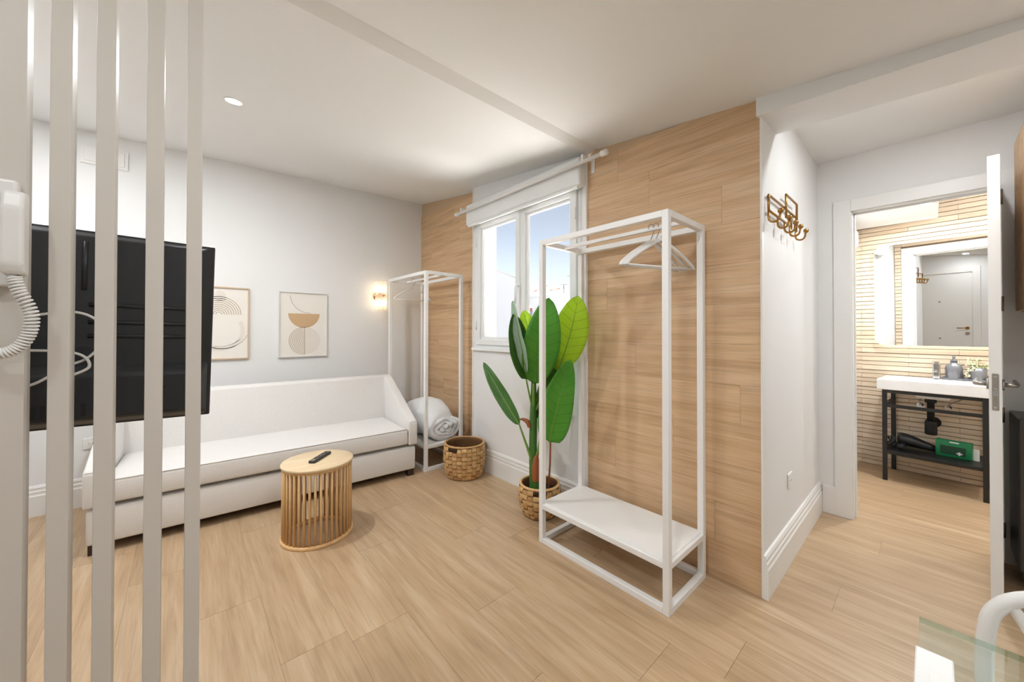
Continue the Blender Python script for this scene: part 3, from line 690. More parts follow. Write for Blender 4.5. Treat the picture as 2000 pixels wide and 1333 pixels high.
flat([(.008, -.29), (.013, -.29), (.013, -.02), (.008, -.02)], M['line'], pr, name='centre_line')
flat(arc(.016, -.155, .130, -PI / 2, PI / 2, 28), M['pale'], pr, name='half_disc')

t = thing('wall_sconce', 'lit glass cylinder wall lamp on a brass stem by the corner rack', 'wall lamp', (1.60, YS, 1.625))
b = NB(); tube(b, [(0, -.002, 0), (0, -.012, 0), (0, -.018, 0)], [.05, .05, .03], 28); obj('wall_plate', b, M['copper'], t)
b = NB(); tube(b, [(0, -.01, 0), (0, -.155, 0)], .006, 10); obj('stem', b, M['copper'], t)
b = NB(); tube(b, [(0, -.145, 0), (0, -.175, 0)], .009, 12); obj('finial', b, M['copper'], t)
b = NB(); rg = []
for zz in (-.155, .155):
    rg.append([b.verts.new(((.056 + .0035 * (k % 2)) * math.cos(2 * PI * k / 44), -.09 + (.056 + .0035 * (k % 2)) * math.sin(2 * PI * k / 44), zz)) for k in range(44)])
for k in range(44): b.faces.new((rg[0][k], rg[0][(k + 1) % 44], rg[1][(k + 1) % 44], rg[1][k]))
obj('glass_shade', b, M['ribglass'], t)
for s in (1, -1):
    b = NB(); lathe(b, [(0, s * .012), (.018, s * .012), (.018, s * .04), (0, s * .04)], 16, 0, -.09); so = obj('socket', b, M['copper'], t)
    b = NB(); lathe(b, [(0, s * .04), (.012, s * .042), (.02, s * .065), (.02, s * .085), (.012, s * .102), (0, s * .106)], 16, 0, -.09); obj('bulb', b, M['bulb'], so)

t = thing('vent_cover', 'flat white cover plate high on the sofa wall', 'cover plate', (-.43, YS, 2.52))
b = NB(); box(b, -.12, .12, -.012, 0, -.07, .07, .003); obj('plate', b, M['plasticwhite'], t)
b = NB(); box(b, -.10, .10, -.016, -.011, -.05, .05, .003); obj('panel', b, M['plasticwhite'], t)
def socket(label, loc, rot):
    t = thing('wall_socket', label, 'socket', loc, rot)
    b = NB(); box(b, -.04, .04, -.009, 0, -.04, .04, .004); obj('plate', b, M['plasticwhite'], t)
    b = NB(); tube(b, [(0, -.0095, 0), (0, -.0085, 0)], .021, 24); r__ = obj('recess', b, M['trim'], t)
    for s in (-1, 1):
        b = NB(); tube(b, [(s * .0095, -.0102, 0), (s * .0095, -.009, 0)], .0028, 8); obj('pin_hole', b, M['blackmatte'], r__)
socket('white wall socket low on the wall left of the sofa', (-.484, YS, .44), 0)
socket('white wall socket low on the wall below the coat hooks', (2.513, YK, .43), 0)

# ------------------------------------------------------------------ sofa
SL_ = 1.945; so = thing('daybed_sofa', 'cream linen daybed sofa with sloping arms and one long cushion', 'sofa', (-.405, 3.078, 0), math.radians(-3.3))
def soft_box(x0, x1, y0, y1, z0, z1, bev, puff=0, nx=18, ny=8):
    b = NB(); box(b, x0, x1, y0, y1, z0, z1, bev, 4)
    return b
b = NB(); box(b, .012, SL_ - .012, .012, .70, .055, .252, .016, 3); obj('base', b, M['linen'], so, True)
b = NB(); box(b, .06, SL_ - .06, .06, .66, .05, .10); obj('underside', b, M['under'], so)
b = NB(); prism(b, [(.575, .27), (.62, .805), (.725, .812), (.725, .27)], 0, .0, SL_); bevelled(b, .018, 3); obj('backrest', b, M['linen'], so, True)
for xa in (0, SL_ - .078):
    b = NB(); prism(b, [(0, .266), (0, .455), (.012, .472), (.05, .490), (.60, .795), (.64, .806), (.71, .806), (.71, .266)], 0, xa, xa + .078); bevelled(b, .012, 3); obj('arm', b, M['linen'], so, True)
# cushion with slightly crowned top
b = NB(); cx0, cx1, cy0, cy1, cz0, cz1 = .082, SL_ - .082, .002, .60, .276, .408; nx_, ny_ = 30, 12
def ce(u): return 1 - abs(2 * u - 1) ** 6
top = [[None] * (ny_ + 1) for _ in range(nx_ + 1)]; bot = [[None] * (ny_ + 1) for _ in range(nx_ + 1)]
for i in range(nx_ + 1):
    for j in range(ny_ + 1):
        u, v = i / nx_, j / ny_; cr = ce(u) * ce(v)
        x = cx0 + (cx1 - cx0) * u; y = cy0 + (cy1 - cy0) * v
        zz = cz1 + .014 * cr + .003 * noise.noise(Vector((x * 4, y * 5, 0)))
        top[i][j] = b.verts.new((x, y, zz)); bot[i][j] = b.verts.new((x, y, cz0))
for i in range(nx_):
    for j in range(ny_):
        b.faces.new((top[i][j], top[i + 1][j], top[i + 1][j + 1], top[i][j + 1])); b.faces.new((bot[i][j], bot[i][j + 1], bot[i + 1][j + 1], bot[i + 1][j]))
for i in range(nx_):
    b.faces.new((bot[i][0], bot[i + 1][0], top[i + 1][0], top[i][0])); b.faces.new((bot[i + 1][ny_], bot[i][ny_], top[i][ny_], top[i + 1][ny_]))
for j in range(ny_):
    b.faces.new((bot[0][j + 1], bot[0][j], top[0][j], top[0][j + 1])); b.faces.new((bot[nx_][j], bot[nx_][j + 1], top[nx_][j + 1], top[nx_][j]))
bmesh.ops.recalc_face_normals(b, faces=b.faces)
sharp = [e for e in b.edges if len(e.link_faces) == 2 and e.calc_face_angle(0) > .8]
bmesh.ops.bevel(b, geom=sharp, offset=.018, segments=3, profile=.5, affect='EDGES')
cu = obj('seat_cushion', b, M['linen'], so, True)
b = NB(); tube(b, [(cx0 + .01, cy0 + .004, .406), (cx1 - .01, cy0 + .004, .406)], .0035, 6); obj('piping', b, M['linen'], cu)
b = NB(); tube(b, [(cx0 + .01, cy0 + .004, .292), (cx1 - .01, cy0 + .004, .292)], .0035, 6); obj('piping', b, M['linen'], cu)
for (xx, yy) in ((.02, .02), (SL_ - .08, .02), (.02, .62), (SL_ - .08, .62)):
    b = NB(); box(b, xx, xx + .055, yy, yy + .06, 0, .06, .003); obj('foot', b, M['darkfoot'], so)

# ------------------------------------------------------------------ bamboo side table and remote
TX, TY, TH = .635, 2.525, .452
t = thing('bamboo_side_table', 'round side table with slatted bamboo drum base', 'table', (TX, TY, 0))
b = NB(); lathe(b, [(0, TH - .014), (.198, TH - .014), (.2, TH - .012), (.2, TH - .002), (.198, TH), (0, TH)], 64); obj('top', b, M['birch'], t)
b = NB(); lathe(b, [(.172, .0), (.2, .0), (.202, .004), (.202, .014), (.199, .018), (.172, .018), (.172, 0)], 64); obj('base_ring', b, M['bamboo'], t)
b = NB(); lathe(b, [(.174, TH - .03), (.192, TH - .03), (.192, TH - .014), (.174, TH - .014), (.174, TH - .03)], 48); obj('upper_ring', b, M['bamboo'], t)
b = NB(); tube(b, [(0, 0, .016), (0, 0, TH - .014)], .0072, 8); sm = bpy.data.meshes.new('slat'); b.to_mesh(sm); b.free(); sm.materials.append(M['bamboo'])
for k in range(40):
    a = 2 * PI * k / 40; obj('slat', sm, None, t, loc=(.186 * math.cos(a), .186 * math.sin(a), 0), rot=(0, 0, a))
t = thing('remote_control', 'slim black remote control on the round side table', 'remote control', (.652, 2.543, TH), math.radians(46))
b = NB(); box(b, -.095, .095, -.021, .021, 0, .016, .006, 3); obj('body', b, M['black'], t)
for i in range(7):
    for j in range(3):
        b = NB(); box(b, -.05 + i * .018, -.04 + i * .018, -.013 + j * .010, -.006 + j * .010, .0155, .0175, .001); obj('button', b, M['darkgrey'] if (i + j) % 4 else M['steel'], t)
b = NB(); box(b, -.09, -.06, -.014, .014, .0155, .0165); obj('print_plate', b, M['steel'], t)

# ------------------------------------------------------------------ garment racks and hangers
def rack(label, loc, rotz=0):
    D, L, H, s = .40, .79, 1.79, .030
    t = thing('garment_rack', label, 'clothes rack', loc, rotz, 'white metal garment racks')
    def part(name, *q):
        b = NB(); box(b, *q, .0015, 1); obj(name, b, M['metal_white'], t)
    for x in (0, D - s):
        for y in (0, L - s): part('post', x, x + s, y, y + s, 0, H)
        part('top_rail', x, x + s, s, L - s, H - s, H); part('bottom_rail', x, x + s, s, L - s, 0, s)
        part('shelf_rail', x, x + s, s, L - s, .20, .228)
    for y in (0, L - s):
        part('top_rail', s, D - s, y, y + s, H - s, H); part('bottom_rail', s, D - s, y, y + s, 0, s); part('shelf_rail', s, D - s, y, y + s, .20, .228)
    part('shelf', s * .5, D - s * .5, s * .5, L - s * .5, .222, .234)
    b = NB(); box(b, D / 2 - .010, D / 2 + .010, s, L - s, H - s + .002, H - .008, .003); obj('hanging_rail', b, M['metal_white'], t)
    return t
R1 = (1.593, .763, 0); R2 = (1.612, 2.972, 0)
rack('white metal garment rack standing before the right wood wall', R1)
rack('white metal garment rack in the corner beside the sofa', R2)
def hanger(label, loc, rotz, group):
    """origin at the rail's underside; arms along local x"""
    t = thing('clothes_hanger', label, 'hanger', loc, rotz, group)
    b = NB(); hk = [(0, 0, -.085), (0, 0, -.05), (.012, 0, -.032), (.02, 0, -.014)] + [(.019 * math.cos(a), 0, .004 + .019 * math.sin(a)) for a in [k * PI / 8 for k in range(0, 8)]] + [(-.0195, 0, -.004)]
    tube(b, hk, .0025, 8); obj('hook', b, M['chrome'], t)
    b = NB(); pts = [(-.212, 0, -.205), (-.20, 0, -.185), (-.13, 0, -.135), (-.06, 0, -.095), (-.022, 0, -.072), (0, 0, -.066), (.022, 0, -.072), (.06, 0, -.095), (.13, 0, -.135), (.20, 0, -.185), (.212, 0, -.205)]
    tube(b, catmull(pts, 4), [.0085] * (len(pts) * 4 - 3), 10); obj('shoulder_arm', b, M['plasticwhite'], t)
    b = NB(); tube(b, [(-.208, 0, -.203), (.208, 0, -.203)], .0055, 8); obj('trouser_bar', b, M['plasticwhite'], t)
    return t
HZ = 1.79 - .028 + .018 - .005
for k, (dy, rz, lb) in enumerate(((0, -20, 'white hanger nearest the front post of the wood wall rack'), (.026, -17, 'middle white hanger of three on the wood wall rack'), (.055, -13, 'white hanger farthest from the front post on the wood wall rack'))):
    hanger(lb, (1.793, .893 + dy, HZ - .0), math.radians(rz), 'white hangers on the wood wall rack')
hanger('white hanger on the corner rack beside the sofa', (1.812, 3.60, HZ), math.radians(2), None)

# ------------------------------------------------------------------ rolled duvet on the corner rack shelf
t = thing('rolled_duvet', 'rolled white duvet on the shelf of the corner rack', 'duvet', (1.832, 3.012, .234))
b = NB(); nu, nv = 40, 22; rings_ = []
for j in range(nv + 1):
    v = j / nv; y = .0 + .58 * v
    endf = (1 - abs(2 * v - 1) ** 7); s_ = .90 + .10 * math.sin(PI * v); f_ = max(.93, endf) if 0 < j < nv else .88
    hwid = .170 * s_ * f_; hh = (.125 + .055 * min(1, v / .35)) * s_ * f_
    ring_ = []
    for i in range(nu):
        a = 2 * PI * i / nu; ca, sa = math.cos(a), math.sin(a)
        px = hwid * math.copysign(abs(ca) ** .85, ca); pz = hh * math.copysign(abs(sa) ** .9, sa)
        wr = .020 * noise.noise(Vector((px * 9, y * 13, pz * 9))) + .012 * noise.noise(Vector((px * 24, y * 10, pz * 24)))
        ring_.append(b.verts.new((px * (1 + wr * 4), y + (.010 * noise.noise(Vector((ca * 3, sa * 3, 7))) if j in (0, nv) else 0), max(.001, hh + pz * (1 + wr * 4)))))
    rings_.append(ring_)
for j in range(nv):
    for i in range(nu): b.faces.new((rings_[j][i], rings_[j][(i + 1) % nu], rings_[j + 1][(i + 1) % nu], rings_[j + 1][i]))
b.faces.new(rings_[0]); b.faces.new(list(reversed(rings_[-1])))
obj('roll', b, M['duvet'], t, True)
b = NB(); sp = []
for k in range(90):
    a = k / 90 * 2 * PI * 3.1 + .6; rr = .016 + .128 * k / 90
    sp.append((rr * 1.18 * math.cos(a) + .006 * math.sin(5 * a), .004 - .020 * (1 - k / 90) + .01 * math.sin(3.3 * a) * .5, max(.02, .118 + rr * .70 * math.sin(a) + .005 * math.cos(4 * a))))
tube(b, sp, [.019 + .006 * math.sin(k * .9) for k in range(90)], 8)
for v in b.verts: v.co += Vector((0, .35, 0)) * .02 * noise.noise(v.co * 30)
obj('spiral_end', b, M['duvet'], t, True)

# ------------------------------------------------------------------ woven baskets
def basket(name, label, loc, r0, rm, r1, H, rows_, around, holes):
    """radius r0 at the floor, rm at mid height, r1 at the rim"""
    t = thing(name, label, 'basket', loc, 0, 'woven baskets')
    def R_(z):
        u = z / H; return r0 + (r1 - r0) * u + (rm - (r0 + r1) / 2) * math.sin(PI * u) + (-.012 * (1 - u) ** 6)
    prof = [(0, .004), (r0 - .03, .004)] + [(R_(H * k / 10) - .008, H * k / 10 + .004 if k == 0 else H * k / 10) for k in range(11)] + [(R_(H) - .016, H)] + [(R_(H * k / 10) - .018, H * k / 10) for k in range(9, 0, -1)] + [(0, .012)]
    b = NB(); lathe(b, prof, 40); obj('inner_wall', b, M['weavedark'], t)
    hrow = (H - .02) / rows_
    for j in range(rows_):
        z0 = .006 + j * hrow
        for par in (0, 1):
            b = NB(); n = 6; wa = 2 * PI / around; ex = 1.06
            G = []
            for p in range(n + 1):
                for q in range(n + 1):
                    u, v = p / n, q / n
                    a = (u - .5) * wa * (ex if par else .94); zz = z0 + hrow * (.5 + (v - .5) * (.96 if par else 1.10))
                    bulge = .0085 * ((1 - (2 * u - 1) ** 4) if par else (1 - (2 * v - 1) ** 4)) * (1 - .25 * abs((2 * v - 1) if par else (2 * u - 1))) - (.002 if par else .004)
                    rr = R_(min(max(zz, 0), H)) + bulge
                    G.append(b.verts.new((rr * math.cos(a), rr * math.sin(a), zz)))
            for p in range(n):
                for q in range(n):
                    f = b.faces.new((G[p * (n + 1) + q], G[(p + 1) * (n + 1) + q], G[(p + 1) * (n + 1) + q + 1], G[p * (n + 1) + q + 1])); f.smooth = True
            me = bpy.data.meshes.new('strand'); b.to_mesh(me); b.free(); me.materials.append(M['weave'])
            for k in range(around):
                if (k + j) % 2 != par: continue
                if j == rows_ - 1 and k in holes: continue
                obj('strand', me, None, t, rot=(0, 0, 2 * PI * k / around))
    b = NB(); tube(b, [((R_(H) - .004) * math.cos(2 * PI * k / 48), (R_(H) - .004) * math.sin(2 * PI * k / 48), H - .004) for k in range(48)], [.0085 + .0015 * (k % 2) for k in range(48)], 8, closed=True); obj('rim', b, M['weave'], t)
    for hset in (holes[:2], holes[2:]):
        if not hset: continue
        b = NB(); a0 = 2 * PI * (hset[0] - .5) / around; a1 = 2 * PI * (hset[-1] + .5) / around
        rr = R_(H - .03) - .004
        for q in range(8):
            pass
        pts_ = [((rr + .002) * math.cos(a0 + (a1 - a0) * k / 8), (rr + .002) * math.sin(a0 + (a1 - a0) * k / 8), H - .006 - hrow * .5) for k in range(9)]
        tube(b, pts_, hrow * .34, 8); obj('opening_shade_plug', b, M['holeshade'], t)  # solid dark plug stands in for the shade inside the handle hole
    return t
basket('woven_basket', 'empty round woven basket on the floor beside the corner rack', (1.845, 2.70, 0), .160, .178, .170, .285, 8, 26, [1, 2, 14, 15])
basket('woven_planter', 'smaller woven basket holding the tall leafy plant', (1.838, 1.785, 0), .112, .140, .134, .215, 6, 20, [12, 13, 2, 3])

# ------------------------------------------------------------------ plant (traveller's palm)
pl = thing('potted_banana_plant', 'tall broad leaved plant growing from a woven basket before the window', 'plant', (1.838, 1.785, .012))
PO = Vector((1.838, 1.785, .012))
b = NB(); lathe(b, [(0, 0), (.098, 0), (.118, .15), (0, .158)], 28); obj('soil', b, M['soil'], pl)
def P(*p): return Vector(p) - PO
def stemtube(name, pts, rs, m_):
    b = NB(); cp_ = catmull([P(*p) for p in pts], 8); n = len(cp_)
    rr = []
    for i in range(n):
        u = i / (n - 1) * (len(rs) - 1); k = min(int(u), len(rs) - 2); rr.append(rs[k] + (rs[k + 1] - rs[k]) * (u - k))
    tube(b, cp_, rr, 12); return obj(name, b, m_, pl)
def leaf(base, tip, width, m_, face=(-.75, -.66, 0), bend=(0, 0, 0), fold=.18, shape=.75, twist=0, petiole=None, pr=(.007, .005), wob=.012):
    base, tip = P(*base), P(*tip); ax = tip - base; L = ax.length
    fc = Vector(face).normalized(); side = ax.normalized().cross(fc).normalized(); fc = side.cross(ax.normalized())
    n, mm = 26, 10; b = NB(); uvl = b.loops.layers.uv.new('UVMap'); V = []; mid = []
    seed_ = Vector(base) * 13
    for i in range(n + 1):
        t_ = i / n; c = base + ax * t_ + Vector(bend) * math.sin(PI * t_ * .9) ; mid.append(c)
        wv = width * (math.sin(PI * min(1, t_ ** shape)) ** .55 if 0 < t_ < 1 else .02)
        tw = twist * t_; sd = side * math.cos(tw) + fc * math.sin(tw); fn = fc * math.cos(tw) - side * math.sin(tw)
        row = []
        for j in range(-mm // 2, mm // 2 + 1):
            s = j / (mm / 2)
            off = fold * abs(s) * wv + wob * noise.noise(seed_ + Vector((t_ * 5, s * 2, 0))) * abs(s)
            row.append((b.verts.new(c + sd * s * wv + fn * off), (s, t_)))
        V.append(row)
    for i in range(n):
        for j in range(mm):
            q = (V[i][j], V[i][j + 1], V[i + 1][j + 1], V[i + 1][j]); f = b.faces.new([x[0] for x in q]); f.smooth = True
            for lp_, x in zip(f.loops, q): lp_[uvl].uv = x[1]
    me = bpy.data.meshes.new('leaf'); b.to_mesh(me); b.free(); me.materials.append(m_)
    o = obj('leaf', me, None, pl); sd_ = o.modifiers.new('thickness', 'SOLIDIFY'); sd_.thickness = .0012
    b = NB(); tube(b, [q + fc * -.001 for q in mid[:-1]], [.0045 * (1 - .75 * i / n) for i in range(n)], 6); obj('midrib', b, M['petiole'], o)
    if petiole:
        pp_ = [P(*q) for q in petiole] + [base]
        b = NB(); cp_ = catmull(pp_, 8); k_ = len(cp_); tube(b, cp_, [pr[0] + (pr[1] - pr[0]) * i / (k_ - 1) for i in range(k_)], 8); obj('petiole', b, M['petiole'], pl)
    return o
stemtube('stem', [(1.80, 1.80, .15), (1.79, 1.80, .45), (1.785, 1.79, .70), (1.78, 1.785, .92)], [.032, .027, .026, .015], M['stem'])
stemtube('stem', [(1.79, 1.765, .15), (1.785, 1.765, .26), (1.785, 1.77, .36)], [.033, .028, .016], M['stem'])
stemtube('sheath', [(1.775, 1.757, .25), (1.772, 1.757, .32), (1.774, 1.755, .39), (1.77, 1.74, .43)], [.026, .029, .020, .004], M['brownsheath'])
stemtube('sheath', [(1.76, 1.80, .60), (1.755, 1.82, .635), (1.75, 1.86, .645), (1.745, 1.89, .64)], [.014, .016, .010, .002], M['brownsheath'])
stemtube('stem', [(1.86, 1.73, .15), (1.85, 1.70, .35), (1.80, 1.65, .54)], [.007, .006, .005], M['brownsheath'])
# far-left drooping narrow leaf
leaf((1.72, 1.862, .612), (1.70, 2.245, 1.02), (.05), M['leafdark'], bend=(0, -.012, -.02), fold=.35, shape=.85, petiole=[(1.775, 1.80, .38), (1.765, 1.815, .43), (1.74, 1.84, .53)], pr=(.012, .005))
# shoot on the right of the stem
stemtube('petiole', [(1.785, 1.775, .36), (1.80, 1.755, .47), (1.81, 1.745, .60), (1.80, 1.75, .72)], [.013, .009, .006, .005], M['petiole'])
# leaf pair at the left, one folded edge-on
leaf((1.715, 1.79, .93), (1.60, 1.785, 1.36), .085, M['leafdark'], face=(-.2, -.98, .1), bend=(0, .03, 0), fold=.5, shape=.8, petiole=[(1.78, 1.79, .70), (1.75, 1.795, .82)])
leaf((1.70, 1.77, .97), (1.61, 1.808, 1.445), .042, M['leafpale'], face=(-.95, -.1, .1), bend=(-.02, -.02, 0), fold=.35, shape=.8)
leaf((1.83, 1.83, .98), (1.86, 1.975, 1.40), .085, M['leaflight'], bend=(0, -.02, 0), fold=.2)
# big central leaf
leaf((1.755, 1.76, .90), (1.74, 1.615, 1.46), .118, M['leaf'], face=(-.8, -.6, .05), bend=(-.02, -.035, 0), fold=.16, shape=.85, petiole=[(1.78, 1.785, .70)], pr=(.012, .008))
# bright right leaf
leaf((1.845, 1.625, .985), (1.85, 1.468, 1.468), .112, M['leaflight'], face=(-.85, -.52, -.1), bend=(-.01, -.03, 0), fold=.12, shape=.95, petiole=[(1.79, 1.77, .72), (1.82, 1.70, .86)], pr=(.011, .007))
# dark leaf behind
leaf((1.83, 1.775, .64), (1.85, 1.60, 1.10), .085, M['leafdark'], bend=(0, -.01, 0), fold=.15, shape=.9)
# lower right leaf with a long tip
leaf((1.785, 1.645, .53), (1.785, 1.468, 1.075), .105, M['leaf'], face=(-.85, -.52, 0), bend=(0, .01, 0), fold=.14, shape=.62)

# ------------------------------------------------------------------ coat hooks
t = thing('coat_hook_rack', 'brass wire coat rack with curled hooks on the white hall wall', 'coat rack', (2.40, YK, 1.89))
def hk(name, pts, r=.0055, smooth=True):
    b = NB(); tube(b, pts, r, 8); obj(name, b, M['brass'], t)
yb_ = -.014
def rectpart(x0, x1, z0, z1, y):
    hk('frame_bar', [(x0, y, z0), (x0, y, z1), (x1, y, z1), (x1, y, z0)])
rectpart(-.31, .24, -.07, .012, yb_); rectpart(-.035, .20, -.045, .078, yb_ - .010)
hk('frame_bar', [(-.31, yb_, -.062), (.06, yb_, -.062)]); hk('frame_bar', [(.12, yb_, .01), (.12, yb_, -.075)])
for xx in (-.31, -.15, -.02, .09, .22):
    z0 = -.06
    hp = [(xx, yb_, z0), (xx, yb_ - .0, z0 - .04)] + [(xx, yb_ - .022 + .022 * math.cos(a), z0 - .04 - .022 * math.sin(a)) for a in [k * PI / 8 for k in range(1, 9)]] + [(xx, yb_ - .047, z0 - .022)]
    b = NB(); tube(b, hp, .005, 8); h_ = obj('hook', b, M['brass'], t)
    b = NB(); bmesh.ops.create_uvsphere(b, u_segments=12, v_segments=8, radius=.013, matrix=Matrix.Translation((xx, yb_ - .048, z0 - .015)))
    for f in b.faces: f.smooth = True
    obj('ball_tip', b, M['brass'], h_)
for xx in (-.28, .20):
    b = NB(); tube(b, [(xx, 0, .012), (xx, yb_, .012)], .006, 8); obj('wall_peg', b, M['brass'], t)

# ------------------------------------------------------------------ bathroom furniture (turned with the far wall)
def broot(name, label, cat, x, y, z, extra=0, group=None):
    return thing(name, label, cat, BW(x, y, z), BTH + extra, group)
van = broot('washbasin_stand', 'white washbasin on a black metal stand with low shelf', 'washbasin', -.44, -.775, 0)
VD, VL = .43, .555
def vp(name, q, m_, par=van, bev=.002):
    b = NB(); box(b, *q, bev); return obj(name, b, m_, par)
# basin with a sunken bowl
b = NB()
o0, o1 = (-.015, VD), (-.02, VL + .03)
i0_, i1_ = (.06, VD - .13), (.05, VL - .04)
zt, zb_ = .85, .762
def quad(*p): b.faces.new([b.verts.new(q) for q in p])
O = [(o0[0], o1[0]), (o0[1], o1[0]), (o0[1], o1[1]), (o0[0], o1[1])]; I = [(i0_[0], i1_[0]), (i0_[1], i1_[0]), (i0_[1], i1_[1]), (i0_[0], i1_[1])]
J = [(i0_[0] + .03, i1_[0] + .03), (i0_[1] - .03, i1_[0] + .03), (i0_[1] - .03, i1_[1] - .03), (i0_[0] + .03, i1_[1] - .03)]
vO = [b.verts.new((*p, zt)) for p in O]; vI = [b.verts.new((*p, zt)) for p in I]; vJ = [b.verts.new((*p, zt - .07)) for p in J]; vB = [b.verts.new((*p, zb_)) for p in O]
for k in range(4):
    k2 = (k + 1) % 4; b.faces.new((vO[k], vO[k2], vI[k2], vI[k])); b.faces.new((vI[k], vI[k2], vJ[k2], vJ[k])); b.faces.new((vO[k2], vO[k], vB[k], vB[k2]))
b.faces.new(vJ); b.faces.new(list(reversed(vB)))
bevelled(b, .006, 3); bas = obj('basin', b, M['ceramic'], van)
b = NB(); box(b, .1, .26, .18, .38, .70, .764, .02); obj('bowl_underside', b, M['ceramic'], bas)
b = NB(); tube(b, [(.18, .28, .782), (.18, .28, .787)], .022, 18); obj('drain', b, M['chrome'], bas)
for (x, y) in ((0, 0), (0, VL - .028), (VD - .028, 0), (VD - .028, VL - .028)): vp('leg', (x, x + .028, y, y + .028, 0, .762), M['blackmetal'])
for y in (0, VL - .028): vp('side_rail', (.028, VD - .028, y + .002, y + .026, .735, .760), M['blackmetal']); vp('side_rail', (.028, VD - .028, y + .002, y + .026, .62, .645), M['blackmetal'])
vp('front_rail', (.002, .026, .028, VL - .028, .735, .760), M['blackmetal']); vp('front_rail', (.002, .026, .028, VL - .028, .615, .640), M['blackmetal'])
vp('shelf', (.004, VD - .004, .004, VL - .004, .225, .25), M['blackmetal'])
# trap, valves and hoses under the basin
tp = broot('basin_trap', 'black bottle trap pipe under the washbasin', 'pipe', -.20, -.475, 0)
b = NB(); tube(b, [(0, 0, .70), (0, 0, .66), (0, 0, .655), (0, 0, .50)], [.034, .034, .022, .022], 16); obj('tailpiece', b, M['blackmatte'], tp)
b = NB(); lathe(b, [(0, .395), (.032, .395), (.036, .40), (.036, .50), (.03, .51), (0, .51)], 20); obj('bottle', b, M['blackmatte'], tp)
b = NB(); tube(b, [(.03, 0, .47), (.20, 0, .47)], .018, 12); obj('waste_pipe', b, M['blackmatte'], tp)
b = NB(); tube(b, [(.188, 0, .47), (.197, 0, .47)], .045, 24); obj('wall_flange', b, M['blackmatte'], tp)
for i, yy in enumerate((.075, -.085)):
    t = broot('angle_valve', ['chrome angle valve left of the basin trap', 'chrome angle valve right of the basin trap'][i], 'valve', 0, -.475 + yy, .60, 0, 'valves under the washbasin')
    b = NB(); tube(b, [(-.008, 0, 0), (-.002, 0, 0)], .026, 18); obj('rosette', b, M['chrome'], t)
    b = NB(); tube(b, [(-.004, 0, 0), (-.05, 0, 0)], .010, 12); obj('body', b, M['chrome'], t)
    b = NB(); tube(b, [(-.05, 0, 0), (-.075, 0, 0)], .016, 12); obj('knob', b, M['chrome'], t)
    b = NB(); tube(b, catmull([(-.035, 0, .005), (-.035, 0, .03), (-.05, -.03 if i else .0, .06), (-.10, -.09 if i else -.05, .11), (-.13, -.10 if i else -.07, .155)], 8), .005, 8); obj('hose', b, M['steel'], t)
# mirror with backlight, hung leaning forward slightly
mr = broot('backlit_mirror', 'rounded rectangular backlit mirror above the washbasin', 'mirror', -.045, -.12, 1.125)
mr.rotation_euler = (0, math.radians(-1.4), BTH)
MW_, MH_, MR_ = 1.0, .905, .06
def rrect(y0, y1, z0, z1, r, n=7):
    return arc(y1 - r, z1 - r, r, 0, PI / 2, n) + arc(y0 + r, z1 - r, r, PI / 2, PI, n) + arc(y0 + r, z0 + r, r, PI, 1.5 * PI, n) + arc(y1 - r, z0 + r, r, 1.5 * PI, 2 * PI, n)
b = NB(); prism(b, rrect(-MW_, 0, 0, MH_, MR_), 0, 0, .005); obj('mirror_glass', b, M['mirror'], mr)
b = NB(); prism(b, rrect(-MW_ + .05, -.05, .05, MH_ - .05, .04), 0, .0055, .022); obj('back_box', b, M['plasticwhite'], mr)
b = NB(); out = rrect(-MW_ + .042, -.042, .042, MH_ - .042, .045); inn = rrect(-MW_ + .05, -.05, .05, MH_ - .05, .04)
n = len(out)
for xa in (.010, .020):
    pass
A = [b.verts.new((.010, *p)) for p in out]; B = [b.verts.new((.020, *p)) for p in out]
for i in range(n): b.faces.new((A[i], A[(i + 1) % n], B[(i + 1) % n], B[i]))
A2 = [b.verts.new((.010, *p)) for p in inn]; B2 = [b.verts.new((.020, *p)) for p in inn]
for i in range(n):
    b.faces.new((A[(i + 1) % n], A[i], A2[i], A2[(i + 1) % n])); b.faces.new((B[i], B[(i + 1) % n], B2[(i + 1) % n], B2[i]))
obj('led_strip', b, M['led'], mr)
# faucet, tray, dispenser, pot
t = broot('basin_tap', 'square chrome tap standing on the washbasin', 'tap', -.09, -.50, .85)
b = NB(); box(b, -.022, .022, -.022, .022, 0, .13, .008, 3); obj('body', b, M['chrome'], t)
b = NB(); box(b, -.12, -.01, -.014, .014, .065, .083, .005); obj('spout', b, M['chrome'], t)
b = NB(); box(b, -.045, .022, -.019, .019, .134, .150, .006); obj('lever', b, M['chrome'], t)
TYY = -.655
t = broot('soap_tray', 'low grey tray on the right of the washbasin', 'tray', -.065, TYY, .85)
b = NB(); box(b, -.045, .045, -.115, .125, 0, .012, .004); obj('base', b, M['pewter'], t)
b = NB(); rect_ = [(-.045, -.041, -.115, .125), (.041, .045, -.115, .125), (-.045, .045, -.115, -.111), (-.045, .045, .121, .125)]
for q in rect_: box(b, *q, .012, .018)
obj('lip', b, M['pewter'], t)
t = broot('soap_dispenser', 'grey round bottle with a pump on the tray by the tap', 'soap dispenser', -.065, TYY + .062, .862)
b = NB(); lathe(b, [(0, 0), (.044, 0), (.048, .006), (.049, .085), (.042, .112), (.02, .125), (.018, .135), (0, .135)], 28); obj('bottle', b, M['pewter'], t)
b = NB(); lathe(b, [(0, .135), (.020, .135), (.020, .152), (.008, .156), (.008, .172), (0, .172)], 20); obj('collar', b, M['pewter'], t)
b = NB(); tube(b, [(.008, 0, .178), (-.02, 0, .18), (-.042, 0, .174)], [.010, .009, .006], 10); obj('pump_head', b, M['pewter'], t)
